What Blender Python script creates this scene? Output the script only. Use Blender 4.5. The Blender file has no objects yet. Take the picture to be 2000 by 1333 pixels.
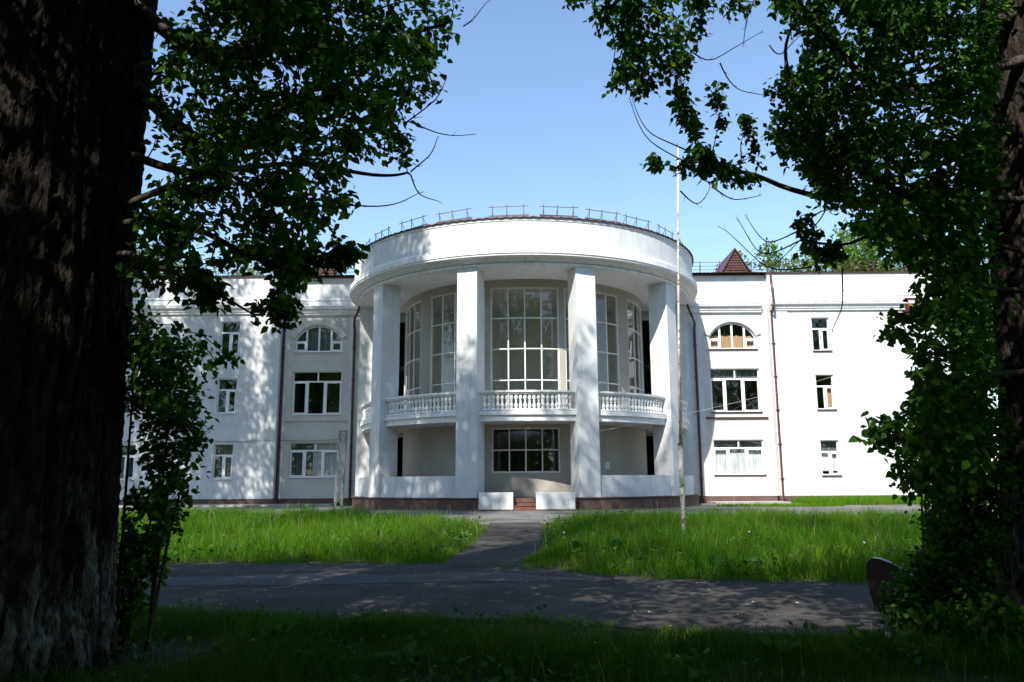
import bpy, math, random
import numpy as np
from mathutils import Vector, Matrix, noise
random.seed(7); rng = np.random.default_rng(7)
S = bpy.context.scene; COL = S.collection
R = math.radians; PI = math.pi

# ------------------------------------------------------------------ camera, sky, sun, exposure
CAM_Z = 1.45
FPX, PITCH, ROLL, YAW = 1541.9, .1783, .0059, .0045
cam = bpy.data.cameras.new('camera'); co = bpy.data.objects.new('camera', cam); COL.objects.link(co)
cam.lens = FPX/2000*36; cam.sensor_width = 36; cam.clip_end = 1200; cam.clip_start = .05
co.matrix_world = (Matrix.Translation((0, 0, CAM_Z)) @ Matrix.Rotation(YAW, 4, 'Z') @ Matrix.Rotation(PI/2+PITCH, 4, 'X')
                   @ Matrix.Rotation(-ROLL, 4, 'Z'))
S.camera = co
SUN_EL, SUN_AZ = R(47), R(22)          # sun behind the camera, 22 degrees to its left
w = bpy.data.worlds.new('World'); S.world = w; w.use_nodes = True
nt = w.node_tree; bg = nt.nodes['Background']
sky = nt.nodes.new('ShaderNodeTexSky'); sky.sky_type = 'NISHITA'; sky.sun_disc = False
sky.sun_elevation = SUN_EL; sky.sun_rotation = PI + SUN_AZ
sky.air_density = 1.15; sky.dust_density = .4; sky.ozone_density = 3.0
nt.links.new(sky.outputs[0], bg.inputs[0]); bg.inputs[1].default_value = .15
sl = bpy.data.lights.new('sun', 'SUN'); sl.energy = 5.0; sl.angle = R(.53); sl.color = (1, .955, .88)
so = bpy.data.objects.new('sun', sl); COL.objects.link(so)
tosun = Vector((-math.sin(SUN_AZ)*math.cos(SUN_EL), -math.cos(SUN_AZ)*math.cos(SUN_EL), math.sin(SUN_EL)))
so.rotation_euler = tosun.to_track_quat('Z', 'Y').to_euler(); so.location = (0, -20, 30)
S.view_settings.view_transform = 'Standard'; S.view_settings.look = 'None'
S.view_settings.exposure = .78; S.view_settings.gamma = 1; S.view_settings.use_curve_mapping = False
S.cycles.max_bounces = 8; S.cycles.transparent_max_bounces = 12; S.cycles.use_denoising = True

def from_photo(px, py, y=None, z=None):
    """where the view ray through a point measured in the photograph meets the plane at depth y (or height z)"""
    A = px-1000; B = 666.5-py; c, s = math.cos(ROLL), math.sin(ROLL)
    a = A*c+B*s; b = -A*s+B*c
    d = (a, FPX*math.cos(PITCH)-b*math.sin(PITCH), FPX*math.sin(PITCH)+b*math.cos(PITCH))
    c, s = math.cos(YAW), math.sin(YAW)
    d = (d[0]*c-d[1]*s, d[0]*s+d[1]*c, d[2])
    t = y/d[1] if y is not None else (z-CAM_Z)/d[2]
    return Vector((d[0]*t, d[1]*t, CAM_Z+d[2]*t))

# ------------------------------------------------------------------ materials
def node(nt, kind, **kw):
    n = nt.nodes.new(kind)
    for k, v in kw.items():
        if k.startswith('i_'):
            key = k[2:]; key = int(key) if key.isdigit() else key.replace('_', ' ')
            n.inputs[key].default_value = v
        else: setattr(n, k, v)
    return n
def ramp(nt, src, stops):
    r = nt.nodes.new('ShaderNodeValToRGB'); el = r.color_ramp.elements
    while len(el) < len(stops): el.new(.5)
    for e, (p, c) in zip(el, stops): e.position = p; e.color = (*c, 1) if len(c) == 3 else c
    nt.links.new(src, r.inputs[0]); return r.outputs[0]
def mat(name, stops, rough=.8, scale=3., detail=5, bump=.0, bscale=40., spec=.3, stretch=(1, 1, 1), metal=0.):
    m = bpy.data.materials.new(name); m.use_nodes = True; t = m.node_tree; L = t.links.new
    b = t.nodes['Principled BSDF']; b.inputs['Roughness'].default_value = rough; b.inputs['Metallic'].default_value = metal
    b.inputs['Specular IOR Level'].default_value = spec
    g = node(t, 'ShaderNodeNewGeometry'); mp = node(t, 'ShaderNodeMapping'); mp.inputs['Scale'].default_value = stretch
    L(g.outputs['Position'], mp.inputs[0])
    n = node(t, 'ShaderNodeTexNoise', i_Scale=scale, i_Detail=detail, i_Roughness=.6); L(mp.outputs[0], n.inputs['Vector'])
    c = ramp(t, n.outputs[0], stops); L(c, b.inputs['Base Color'])
    if bump:
        n2 = node(t, 'ShaderNodeTexNoise', i_Scale=bscale, i_Detail=4); L(mp.outputs[0], n2.inputs['Vector'])
        bp = node(t, 'ShaderNodeBump', i_Strength=bump, i_Distance=.02); L(n2.outputs[0], bp.inputs['Height']); L(bp.outputs[0], b.inputs['Normal'])
    return m
def add_streaks(m, color, amt=.35, sx=2.2, zs=.25, lo=.55, hi=.8):
    """rain streaks and grime that run down a wall"""
    t = m.node_tree; L = t.links.new; b = t.nodes['Principled BSDF']
    src = b.inputs['Base Color'].links[0].from_socket
    g = node(t, 'ShaderNodeNewGeometry'); mp = node(t, 'ShaderNodeMapping'); mp.inputs['Scale'].default_value = (sx, sx, zs)
    L(g.outputs['Position'], mp.inputs[0]); n = node(t, 'ShaderNodeTexNoise', i_Scale=1.6, i_Detail=6, i_Roughness=.65); L(mp.outputs[0], n.inputs['Vector'])
    f = ramp(t, n.outputs[0], [(lo, (0, 0, 0)), (hi, (amt,)*3)])
    mx = node(t, 'ShaderNodeMix', data_type='RGBA'); L(f, mx.inputs[0]); L(src, mx.inputs[6]); mx.inputs[7].default_value = (*color, 1)
    L(mx.outputs[2], b.inputs['Base Color']); return m
M = {}
M['white'] = add_streaks(mat('white_plaster', [(.3, (.56, .57, .565)), (.7, (.68, .69, .68))], .85, 1.2, bump=.25, bscale=60), (.36, .35, .32), .5, 2.2, .25, .52, .78)
M['cream'] = add_streaks(mat('cream_plaster', [(.3, (.53, .51, .47)), (.7, (.61, .59, .55))], .85, .9, bump=.25, bscale=60), (.42, .39, .34), .4)
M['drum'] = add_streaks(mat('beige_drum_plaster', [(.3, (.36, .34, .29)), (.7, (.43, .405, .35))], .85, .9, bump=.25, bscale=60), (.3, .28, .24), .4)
M['trimwhite'] = add_streaks(mat('white_moulding', [(.35, (.70, .70, .69)), (.7, (.78, .78, .77))], .8, 3, bump=.3, bscale=25), (.40, .40, .38), .5, 3, 1.2, .5, .72)
M['baluster'] = mat('white_painted_stone', [(.3, (.62, .62, .60)), (.65, (.80, .80, .78))], .7, 9, bump=.3, bscale=50)
M['frame'] = mat('white_window_frame', [(.3, (.78, .78, .78)), (.7, (.84, .84, .84))], .4, 5)
M['greyframe'] = mat('pale_steel_frame', [(.3, (.62, .62, .60)), (.7, (.74, .74, .72))], .45, 5)
M['plinth'] = add_streaks(mat('brown_plinth', [(.3, (.085, .050, .042)), (.7, (.135, .08, .067))], .8, 2.5, bump=.3), (.2, .16, .14), .4, 2, .6)
M['brown'] = mat('brown_painted_metal', [(.3, (.060, .020, .020)), (.7, (.10, .034, .034))], .45, 6, spec=.5)
M['sheet'] = mat('brown_roof_sheet', [(.3, (.07, .032, .027)), (.7, (.12, .058, .05))], .5, 4)
M['step'] = mat('brown_step_tile', [(.3, (.12, .05, .035)), (.7, (.18, .08, .055))], .5, 6)
M['dark'] = mat('dark_interior', [(.3, (.045, .04, .036)), (.7, (.07, .062, .055))], .9, 1)
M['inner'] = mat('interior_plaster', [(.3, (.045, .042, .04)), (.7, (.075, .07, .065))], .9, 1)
M['soil'] = mat('soil', [(.3, (.022, .016, .011)), (.6, (.045, .035, .022)), (.8, (.03, .04, .012))], .95, 3, bump=.8, bscale=12)
M['asphalt'] = mat('old_asphalt', [(.28, (.022, .020, .018)), (.5, (.043, .039, .035)), (.72, (.078, .068, .060))], .9, .8, 10, bump=.6, bscale=90)
def add_cracks(m, scale=.7, wid=.012):
    """crooked dark cracks and mends"""
    t = m.node_tree; L = t.links.new; b = t.nodes['Principled BSDF']; src = b.inputs['Base Color'].links[0].from_socket
    g = node(t, 'ShaderNodeNewGeometry'); n = node(t, 'ShaderNodeTexNoise', i_Scale=3., i_Detail=6); L(g.outputs['Position'], n.inputs['Vector'])
    va = node(t, 'ShaderNodeVectorMath', operation='MULTIPLY_ADD'); L(n.outputs[1], va.inputs[0]); va.inputs[1].default_value = (.5, .5, .5); L(g.outputs['Position'], va.inputs[2])
    v = node(t, 'ShaderNodeTexVoronoi', i_Scale=scale, feature='DISTANCE_TO_EDGE'); L(va.outputs[0], v.inputs['Vector'])
    f = ramp(t, v.outputs[0], [(0, (.75,)*3), (wid, (0, 0, 0))]); mx = node(t, 'ShaderNodeMix', data_type='RGBA'); L(f, mx.inputs[0]); L(src, mx.inputs[6]); mx.inputs[7].default_value = (.012, .011, .010, 1)
    L(mx.outputs[2], b.inputs['Base Color']); return m
add_cracks(M['asphalt'])
M['court'] = mat('worn_pale_asphalt', [(.28, (.08, .076, .073)), (.5, (.135, .128, .12)), (.72, (.20, .19, .18))], .9, .7, 10, bump=.5, bscale=70)
add_cracks(M['court'], .45, .010)
M['concrete'] = mat('pale_concrete', [(.3, (.26, .25, .24)), (.7, (.40, .39, .37))], .9, 1.5, 8, bump=.4)
M['patch'] = mat('lighter_asphalt_patch', [(.3, (.05, .049, .052)), (.7, (.08, .077, .078))], .85, 2, 9, bump=.5, bscale=110)
M['curtain'] = mat('white_net_curtain', [(.35, (.42, .43, .44)), (.65, (.72, .73, .74))], .9, 4, 2, stretch=(4, 1, .15))
M['orange'] = mat('ochre_curtain', [(.35, (.34, .20, .11)), (.65, (.52, .33, .19))], .9, 5, 2, stretch=(4, 1, .15))
M['blind'] = mat('grey_curtain', [(.35, (.08, .095, .095)), (.65, (.15, .17, .165))], .9, 4, 2, stretch=(4, 1, .15))
M['pole'] = add_streaks(mat('chipped_white_pole_paint', [(.36, (.20, .10, .05)), (.42, (.62, .60, .54)), (.7, (.72, .70, .64))], .6, 8, 6), (.28, .25, .16), .6, 6, .7)
M['rust'] = mat('rusty_steel', [(.3, (.09, .05, .03)), (.7, (.35, .30, .24))], .7, 14, 6)
M['galv'] = mat('grey_lattice_steel', [(.3, (.10, .12, .115)), (.7, (.24, .27, .26))], .55, 10)
M['bench'] = mat('dark_brown_bench', [(.3, (.012, .007, .007)), (.7, (.028, .014, .012))], .35, 9, spec=.5)
M['benchslat'] = mat('pale_bench_slat', [(.3, (.35, .36, .34)), (.7, (.5, .5, .48))], .6, 9)
M['sign'] = mat('dark_red_sign', [(.3, (.05, .008, .008)), (.7, (.10, .014, .012))], .5, 9)
M['signy'] = mat('yellow_sign_print', [(.3, (.16, .09, .02)), (.7, (.26, .15, .03))], .5, 9)
M['plaque'] = mat('pale_notice', [(.4, (.55, .6, .62)), (.6, (.68, .72, .74))], .5, 30)
M['litter'] = mat('pale_litter', [(.3, (.45, .44, .38)), (.7, (.6, .58, .5))], .8, 9)
M['puff'] = mat('dandelion_down', [(.3, (.55, .55, .5)), (.7, (.68, .68, .62))], 1, 30)
M['cable'] = mat('grey_cable', [(.3, (.14, .13, .12)), (.7, (.22, .21, .2))], .7, 9)
M['yellow'] = mat('dandelion_yellow', [(.3, (.6, .4, .02)), (.7, (.7, .5, .03))], .8, 9)

def glass(name, tint, refl=1.45, haze=.0):
    m = bpy.data.materials.new(name); m.use_nodes = True; t = m.node_tree; L = t.links.new
    t.nodes.remove(t.nodes['Principled BSDF']); out = t.nodes['Material Output']
    tr = node(t, 'ShaderNodeBsdfTransparent'); tr.inputs[0].default_value = (*tint, 1)
    gl = node(t, 'ShaderNodeBsdfGlossy', i_Roughness=.02); gl.inputs[0].default_value = (.95, .97, 1, 1)
    n = node(t, 'ShaderNodeTexNoise', i_Scale=1.3, i_Detail=1); g = node(t, 'ShaderNodeNewGeometry'); L(g.outputs['Position'], n.inputs['Vector'])
    bp = node(t, 'ShaderNodeBump', i_Strength=.12, i_Distance=.02); L(n.outputs[0], bp.inputs['Height']); L(bp.outputs[0], gl.inputs['Normal'])
    fr = node(t, 'ShaderNodeFresnel'); mx = node(t, 'ShaderNodeMixShader')
    ma = node(t, 'ShaderNodeMath', operation='MULTIPLY_ADD'); L(g.outputs['Backfacing'], ma.inputs[0]); ma.inputs[1].default_value = 1/refl-refl; ma.inputs[2].default_value = refl
    L(ma.outputs[0], fr.inputs['IOR'])     # a thin pane reflects alike from both sides
    L(fr.outputs[0], mx.inputs[0]); L(tr.outputs[0], mx.inputs[1]); L(gl.outputs[0], mx.inputs[2]); L(mx.outputs[0], out.inputs[0])
    return m
M['glass'] = glass('window_glass', (.90, .93, .92), 1.7)

def leafmat(name, stops, trans, tcol, drift=None):
    m = bpy.data.materials.new(name); m.use_nodes = True; t = m.node_tree; L = t.links.new
    b = t.nodes['Principled BSDF']; out = t.nodes['Material Output']
    g = node(t, 'ShaderNodeNewGeometry'); oi = node(t, 'ShaderNodeObjectInfo')
    ad = node(t, 'ShaderNodeMath', operation='ADD'); L(g.outputs['Random Per Island'], ad.inputs[0]); L(oi.outputs['Random'], ad.inputs[1])
    fr = node(t, 'ShaderNodeMath', operation='FRACT'); L(ad.outputs[0], fr.inputs[0])
    c = ramp(t, fr.outputs[0], stops)
    if drift:     # drier and lusher patches across the ground
        n = node(t, 'ShaderNodeTexNoise', i_Scale=.55, i_Detail=4, i_Roughness=.65); L(g.outputs['Position'], n.inputs['Vector'])
        f = ramp(t, n.outputs[0], [(.42, (0, 0, 0)), (.68, (.75, .75, .75))]); mxd = node(t, 'ShaderNodeMix', data_type='RGBA'); L(f, mxd.inputs[0]); L(c, mxd.inputs[6]); mxd.inputs[7].default_value = (*drift, 1); c = mxd.outputs[2]
    L(c, b.inputs['Base Color']); b.inputs['Roughness'].default_value = .68
    b.inputs['Specular IOR Level'].default_value = .12
    tl = node(t, 'ShaderNodeBsdfTranslucent'); mu = node(t, 'ShaderNodeMix', data_type='RGBA', blend_type='MULTIPLY'); mu.inputs[0].default_value = 1
    L(c, mu.inputs[6]); mu.inputs[7].default_value = (*tcol, 1); L(mu.outputs[2], tl.inputs[0])
    mx = node(t, 'ShaderNodeMixShader'); mx.inputs[0].default_value = trans
    L(b.outputs[0], mx.inputs[1]); L(tl.outputs[0], mx.inputs[2]); L(mx.outputs[0], out.inputs[0])
    return m
M['leaf'] = leafmat('poplar_leaf', [(0, (.014, .044, .006)), (.5, (.027, .078, .009)), (.85, (.05, .125, .012)), (1, (.12, .22, .02))], .42, (1.9, 2.1, 1.0))
M['farleaf'] = leafmat('distant_leaf', [(0, (.06, .12, .02)), (.5, (.09, .17, .03)), (1, (.13, .2, .04))], .4, (1.6, 1.6, .8))
M['grass'] = leafmat('grass_blade', [(0, (.034, .115, .004)), (.55, (.060, .175, .006)), (.9, (.10, .22, .012)), (1, (.19, .19, .06))], .45, (1.9, 1.9, .9), (.13, .19, .014))
M['shadedgrass'] = leafmat('grass_blade_painted_shade', [(0, (.012, .060, .004)), (.55, (.022, .090, .006)), (.9, (.045, .12, .010)), (1, (.10, .10, .04))], .4, (1.8, 1.8, .9), (.06, .085, .012))  # foreground copy of the lawn grass with shade darkened into its colour
M['straw'] = leafmat('dry_straw', [(0, (.22, .20, .09)), (1, (.34, .30, .16))], .3, (1, 1, .8))
M['weed'] = leafmat('weed_leaf', [(0, (.035, .11, .02)), (1, (.07, .16, .03))], .3, (1.5, 1.5, .8))

def barkmat(name, white):
    m = bpy.data.materials.new(name); m.use_nodes = True; t = m.node_tree; L = t.links.new; b = t.nodes['Principled BSDF']
    b.inputs['Roughness'].default_value = .95; b.inputs['Specular IOR Level'].default_value = .15
    g = node(t, 'ShaderNodeNewGeometry'); mp = node(t, 'ShaderNodeMapping'); mp.inputs['Scale'].default_value = (8, 8, 2.6)
    L(g.outputs['Position'], mp.inputs[0]); n = node(t, 'ShaderNodeTexNoise', i_Scale=2.2, i_Detail=9, i_Roughness=.7); L(mp.outputs[0], n.inputs['Vector'])
    c = ramp(t, n.outputs[0], [(.3, (.008, .006, .005)), (.52, (.028, .022, .017)), (.72, (.070, .058, .048))])
    n2 = node(t, 'ShaderNodeTexVoronoi', i_Scale=4.0, feature='DISTANCE_TO_EDGE'); L(mp.outputs[0], n2.inputs['Vector'])
    bp = node(t, 'ShaderNodeBump', i_Strength=.9, i_Distance=.04); L(n2.outputs[0], bp.inputs['Height'])
    bp2 = node(t, 'ShaderNodeBump', i_Strength=.6, i_Distance=.02); L(n.outputs[0], bp2.inputs['Height']); L(bp.outputs[0], bp2.inputs['Normal']); L(bp2.outputs[0], b.inputs['Normal'])
    if white:    # remains of old whitewash on the foot of the trunk
        sx = node(t, 'ShaderNodeSeparateXYZ'); L(g.outputs['Position'], sx.inputs[0])
        hz = node(t, 'ShaderNodeMapRange'); hz.inputs[1].default_value = 1.55; hz.inputs[2].default_value = .9; L(sx.outputs[2], hz.inputs[0])
        mp2 = node(t, 'ShaderNodeMapping'); mp2.inputs['Scale'].default_value = (3, 3, .8); L(g.outputs['Position'], mp2.inputs[0])
        n3 = node(t, 'ShaderNodeTexNoise', i_Scale=2.0, i_Detail=8, i_Roughness=.72); L(mp2.outputs[0], n3.inputs['Vector'])
        f = ramp(t, n3.outputs[0], [(.50, (0, 0, 0)), (.60, (.75, .75, .75))])
        mu = node(t, 'ShaderNodeMath', operation='MULTIPLY'); L(f, mu.inputs[0]); L(hz.outputs[0], mu.inputs[1])
        mx = node(t, 'ShaderNodeMix', data_type='RGBA'); L(mu.outputs[0], mx.inputs[0]); L(c, mx.inputs[6]); mx.inputs[7].default_value = (.20, .235, .225, 1); c = mx.outputs[2]
    L(c, b.inputs['Base Color']); return m
M['bark'] = barkmat('bark', False); M['barkwhite'] = barkmat('whitewashed_bark', True)
M['twig'] = mat('grey_brown_twig', [(.3, (.035, .026, .02)), (.7, (.09, .07, .055))], .9, 9)

# ------------------------------------------------------------------ mesh helpers
def link(name, me, m=None, parent=None, **props):
    o = bpy.data.objects.new(name, me); COL.objects.link(o)
    if me is not None and m is not None: me.materials.append(m if not isinstance(m, str) else M[m])
    if parent is not None:
        o.parent = parent; o.matrix_parent_inverse = Matrix.Translation(-world_loc(parent))
    for k, v in props.items(): o[k] = v
    return o
def world_loc(o):
    v = o.location.copy()
    p = o.parent
    if p is not None: v = v + world_loc(p) + o.matrix_parent_inverse.translation
    return v
def empty(name, loc, label, cat, group=None, kind=None):
    o = bpy.data.objects.new(name, None); COL.objects.link(o); o.location = loc; o['label'] = label; o['category'] = cat
    o.empty_display_size = .2
    if group: o['group'] = group
    if kind: o['kind'] = kind
    return o
def npmesh(name, verts, quads):
    verts = np.asarray(verts, np.float32); quads = np.asarray(quads, np.int32); k = quads.shape[1]
    me = bpy.data.meshes.new(name); me.vertices.add(len(verts)); me.vertices.foreach_set('co', verts.ravel())
    me.loops.add(quads.size); me.loops.foreach_set('vertex_index', quads.ravel())
    me.polygons.add(len(quads)); me.polygons.foreach_set('loop_start', np.arange(0, quads.size, k, dtype=np.int32))
    me.polygons.foreach_set('loop_total', np.full(len(quads), k, np.int32)); me.update(calc_edges=True); return me
class MB:
    def __init__(s): s.v = []; s.f = []
    def add(s, vs, fs):
        n = len(s.v); s.v += [tuple(v) for v in vs]; s.f += [tuple(n+i for i in f) for f in fs]; return s
    def box(s, x0, x1, y0, y1, z0, z1):
        return s.add([(x0, y0, z0), (x1, y0, z0), (x1, y1, z0), (x0, y1, z0), (x0, y0, z1), (x1, y0, z1), (x1, y1, z1), (x0, y1, z1)],
                     [(0, 3, 2, 1), (4, 5, 6, 7), (0, 1, 5, 4), (1, 2, 6, 5), (2, 3, 7, 6), (3, 0, 4, 7)])
    def hexa(s, p):   # 4 bottom + 4 top points
        return s.add(p, [(0, 3, 2, 1), (4, 5, 6, 7), (0, 1, 5, 4), (1, 2, 6, 5), (2, 3, 7, 6), (3, 0, 4, 7)])
    def tube(s, pts, rad, n=6, cap=True):
        pts = [Vector(p) for p in pts]; rad = rad if hasattr(rad, '__len__') else [rad]*len(pts)
        base = len(s.v); prev = None
        for i, p in enumerate(pts):
            d = (pts[min(i+1, len(pts)-1)]-pts[max(i-1, 0)]).normalized()
            if prev is None:
                u = d.orthogonal().normalized()
            else:
                u = (prev-d*prev.dot(d)); u = u.normalized() if u.length > 1e-6 else d.orthogonal().normalized()
            prev = u; v = d.cross(u)
            for k in range(n):
                a = 2*PI*k/n; s.v.append(tuple(p+(u*math.cos(a)+v*math.sin(a))*rad[i]))
        for i in range(len(pts)-1):
            for k in range(n):
                a = base+i*n+k; b = base+i*n+(k+1) % n; s.f.append((a, b, b+n, a+n))
        if cap:
            s.f.append(tuple(base+k for k in range(n))[::-1]); e = base+(len(pts)-1)*n; s.f.append(tuple(e+k for k in range(n)))
        return s
    def lathe(s, prof, n=10, at=(0, 0, 0)):
        base = len(s.v)
        for r, z in prof:
            for k in range(n):
                a = 2*PI*k/n; s.v.append((at[0]+r*math.cos(a), at[1]+r*math.sin(a), at[2]+z))
        for i in range(len(prof)-1):
            for k in range(n):
                a = base+i*n+k; b = base+i*n+(k+1) % n; s.f.append((a, b, b+n, a+n))
        s.f.append(tuple(base+k for k in range(n))[::-1]); e = base+(len(prof)-1)*n; s.f.append(tuple(e+k for k in range(n)))
        return s
    def extrude(s, poly, y0, y1):   # polygon in x,z extruded along y
        n = len(poly); base = len(s.v)
        s.v += [(x, y0, z) for x, z in poly]+[(x, y1, z) for x, z in poly]
        s.f.append(tuple(base+i for i in range(n))); s.f.append(tuple(base+n+i for i in range(n))[::-1])
        for i in range(n): j = (i+1) % n; s.f.append((base+i, base+n+i, base+n+j, base+j))
        return s
    def mesh(s, name, smooth=False):
        me = bpy.data.meshes.new(name); me.from_pydata(s.v, [], s.f); me.update()
        if smooth:
            for p in me.polygons: p.use_smooth = True
        return me
    def build(s, name, m, parent=None, smooth=False, **props): return link(name, s.mesh(name, smooth), m, parent, **props)

XC, YC = .45, 43.74          # centre of the portico's half circle
ZG = .29                     # ground level at the building
YB, YO = 44.94, 44.5         # wall planes: arched bays, outer wings
XM = .57                     # axis of the wings
def pol(r, th, z): return (XC+r*math.sin(th), YC-r*math.cos(th), z)
class PMB(MB):               # the same in polar coordinates of the portico (angles in degrees, 0 = towards the lawn)
    def arc(s, r0, r1, t0, t1, z0, z1, step=2.5):
        n = max(1, int(math.ceil((t1-t0)/step))); base = len(s.v)
        for i in range(n+1):
            t = R(t0+(t1-t0)*i/n)
            s.v += [pol(r0, t, z0), pol(r1, t, z0), pol(r1, t, z1), pol(r0, t, z1)]
        for i in range(n):
            a = base+4*i
            for k in range(4): b = (k+1) % 4; s.f.append((a+k, a+4+k, a+4+b, a+b))
        s.f.append((base, base+1, base+2, base+3)); e = base+4*n; s.f.append((e+3, e+2, e+1, e)); return s
    def sweep(s, prof, t0, t1, step=1.5, closed=True):
        n = int(math.ceil((t1-t0)/step)); base = len(s.v); m = len(prof)
        for i in range(n+1):
            t = R(t0+(t1-t0)*i/n); s.v += [pol(r, t, z) for r, z in prof]
        for i in range(n):
            a = base+m*i
            for k in range(m if closed else m-1): b = (k+1) % m; s.f.append((a+k, a+m+k, a+m+b, a+b))
        return s
    def radial(s, th, r0, r1, half, z0, z1, taper=0):    # block with square plan standing at angle th
        t = R(th); sn, cs = math.sin(t), math.cos(t)
        def P(r, h, z): return (XC+r*sn+h*cs, YC-r*cs+h*sn, z)
        k = half-taper
        return s.hexa([P(r1, -half, z0), P(r1, half, z0), P(r0, half, z0), P(r0, -half, z0), P(r1-taper, -k, z1), P(r1-taper, k, z1), P(r0, k, z1), P(r0, -k, z1)])

# ------------------------------------------------------------------ ground, road, paths
def gz(x, y):
    t = min(1, max(0, (y-17)/17)); t = t*t*(3-2*t); return ZG*t
def sheet(name, near, far, m, lift, nx=160, ny=14, jit=.0, ends=None, kind='structure'):
    """strip between two edge polylines given as (x, y) points"""
    xs = np.linspace(max(near[0][0], far[0][0]), min(near[-1][0], far[-1][0]), nx+1)
    yn = np.interp(xs, [p[0] for p in near], [p[1] for p in near]); yf = np.interp(xs, [p[0] for p in far], [p[1] for p in far])
    v = []
    for i, x in enumerate(xs):
        a = yn[i]+jit*(noise.noise((x*1.3, 3.1, lift*99))+.5*noise.noise((x*4.3, 7.1, lift*99)))
        b = yf[i]+jit*(noise.noise((x*1.3, 13.1, lift*99))+.5*noise.noise((x*4.3, 17.1, lift*99)))
        for j in range(ny+1):
            y = a+(b-a)*j/ny; v.append((x, y, gz(x, y)+lift))
    q = [(i*(ny+1)+j, (i+1)*(ny+1)+j, (i+1)*(ny+1)+j+1, i*(ny+1)+j+1) for i in range(nx) for j in range(ny)]
    return link(name, npmesh(name, v, q), m, None, kind=kind)
gx = np.r_[-400, -150, -80, np.linspace(-45, 45, 91), 80, 150, 400]; gy = np.r_[-300, -80, -30, np.linspace(-15, 60, 76), 100, 200, 400]
v = [(x, y, gz(x, y)) for x in gx for y in gy]; ny_ = len(gy)
q = [(i*ny_+j, (i+1)*ny_+j, (i+1)*ny_+j+1, i*ny_+j+1) for i in range(len(gx)-1) for j in range(ny_-1)]
link('ground', npmesh('ground', v, q), 'soil', None, kind='structure')
ROAD_N = [(-60, 10.4), (-8, 10.0), (-4.3, 9.8), (-2.25, 8.95), (0, 8.95), (1.4, 8.15), (3, 7.86), (6, 7.7), (60, 7.4)]
ROAD_F = [(-60, 15.5), (-4, 15.25), (-1.3, 14.9), (0, 14.4), (1.16, 13.2), (2.24, 12.4), (5, 11.85), (10, 11.6), (60, 11.4)]
sheet('road', ROAD_N, ROAD_F, 'asphalt', .008, 400, 8, .12)
sheet('road_patch', [(-7, 12.0), (-3, 11.9), (-1, 12.2), (1, 12.3)], [(-7, 12.9), (-5, 13.0), (-3, 13.5), (-2, 13.1), (-1, 13.5), (0, 13.2), (1, 12.5)], 'patch', .013, 80, 6, .08)
CT_N = [(-60, 31.5), (-13.6, 31), (-7, 29.7), (-3, 27), (-1.1, 25.6), (0, 24.8), (1.5, 26.5), (3.5, 29), (8, 28.4), (12.5, 27.4), (60, 27)]
sheet('forecourt', CT_N, [(-60, 44.6), (60, 44.6)], 'court', .008, 240, 16, .25)
PL = [(14.6, -1.42), (16, -1.28), (19, -1.05), (22, -.88), (23.9, -.82), (26.6, -.9)]; PR = [(14.0, .1), (15.2, .06), (17, .5), (20.2, .72), (23.2, .76), (26.6, .8)]
ys = np.linspace(14.3, 26.6, 60); v = []; 
for y in ys:
    a = np.interp(y, *zip(*PL))+.07*noise.noise((y*1.5, 1, 2)); b = np.interp(y, *zip(*PR))+.07*noise.noise((y*1.5, 9, 2))
    for j in range(9): x = a+(b-a)*j/8; v.append((x, y, gz(x, y)+.012))
q = [(i*9+j, i*9+j+1, (i+1)*9+j+1, (i+1)*9+j) for i in range(59) for j in range(8)]
link('path', npmesh('path', v, q), 'asphalt', None, kind='structure')
for nm, x0, x1 in (('pavement', -45, -9.9), ('pavement', 10.6, 14.6)):
    b = MB(); x = x0
    while x < x1-.1:      # the pavement is cast in bays with open joints
        xe = min(x+2.4, x1); b.box(x+.008, xe-.008, 42.9, (YO if x0 < 0 else YB)+.3, ZG-.1, ZG+.11); x = xe
    b.build(nm, 'concrete', kind='structure')

# ------------------------------------------------------------------ the building
B = empty('building', (XC, 46, ZG), 'white three-storey building with a half-round columned portico and long side wings', 'building')
def wall_holes(mb, x0, x1, z0, z1, yf, holes, th=.38):
    """front wall x0..x1 with rectangular openings, 'th' thick"""
    xs = sorted({x0, x1, *[h[0] for h in holes], *[h[1] for h in holes]}); zs = sorted({z0, z1, *[h[2] for h in holes], *[h[3] for h in holes]})
    inside = lambda x, z: any(h[0] < x < h[1] and h[2] < z < h[3] for h in holes)
    for i in range(len(xs)-1):
        for j in range(len(zs)-1):
            a, b, c, d = xs[i], xs[i+1], zs[j], zs[j+1]
            if inside((a+b)/2, (c+d)/2): continue
            mb.add([(a, yf, c), (b, yf, c), (b, yf, d), (a, yf, d)], [(0, 1, 2, 3)])
    for a, b, c, d in holes:
        y1 = yf+th
        mb.add([(a, yf, c), (b, yf, c), (b, yf, d), (a, yf, d), (a, y1, c), (b, y1, c), (b, y1, d), (a, y1, d)],
               [(0, 4, 5, 1), (1, 5, 6, 2), (2, 6, 7, 3), (3, 7, 4, 0)])
    mb.add([(x0, yf, z0), (x0, yf+th, z0), (x0, yf+th, z1), (x0, yf, z1)], [(0, 1, 2, 3)])
    mb.add([(x1, yf, z0), (x1, yf+th, z0), (x1, yf+th, z1), (x1, yf, z1)], [(3, 2, 1, 0)])
    return mb
ROWS_N = [(1.8, 3.72), (5.45, 7.42), (8.8, 10.72)]
def mirror(x, s): return XM+s*x
ZE = 13.36
Z1 = .68      # top of the brown plinth band
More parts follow.
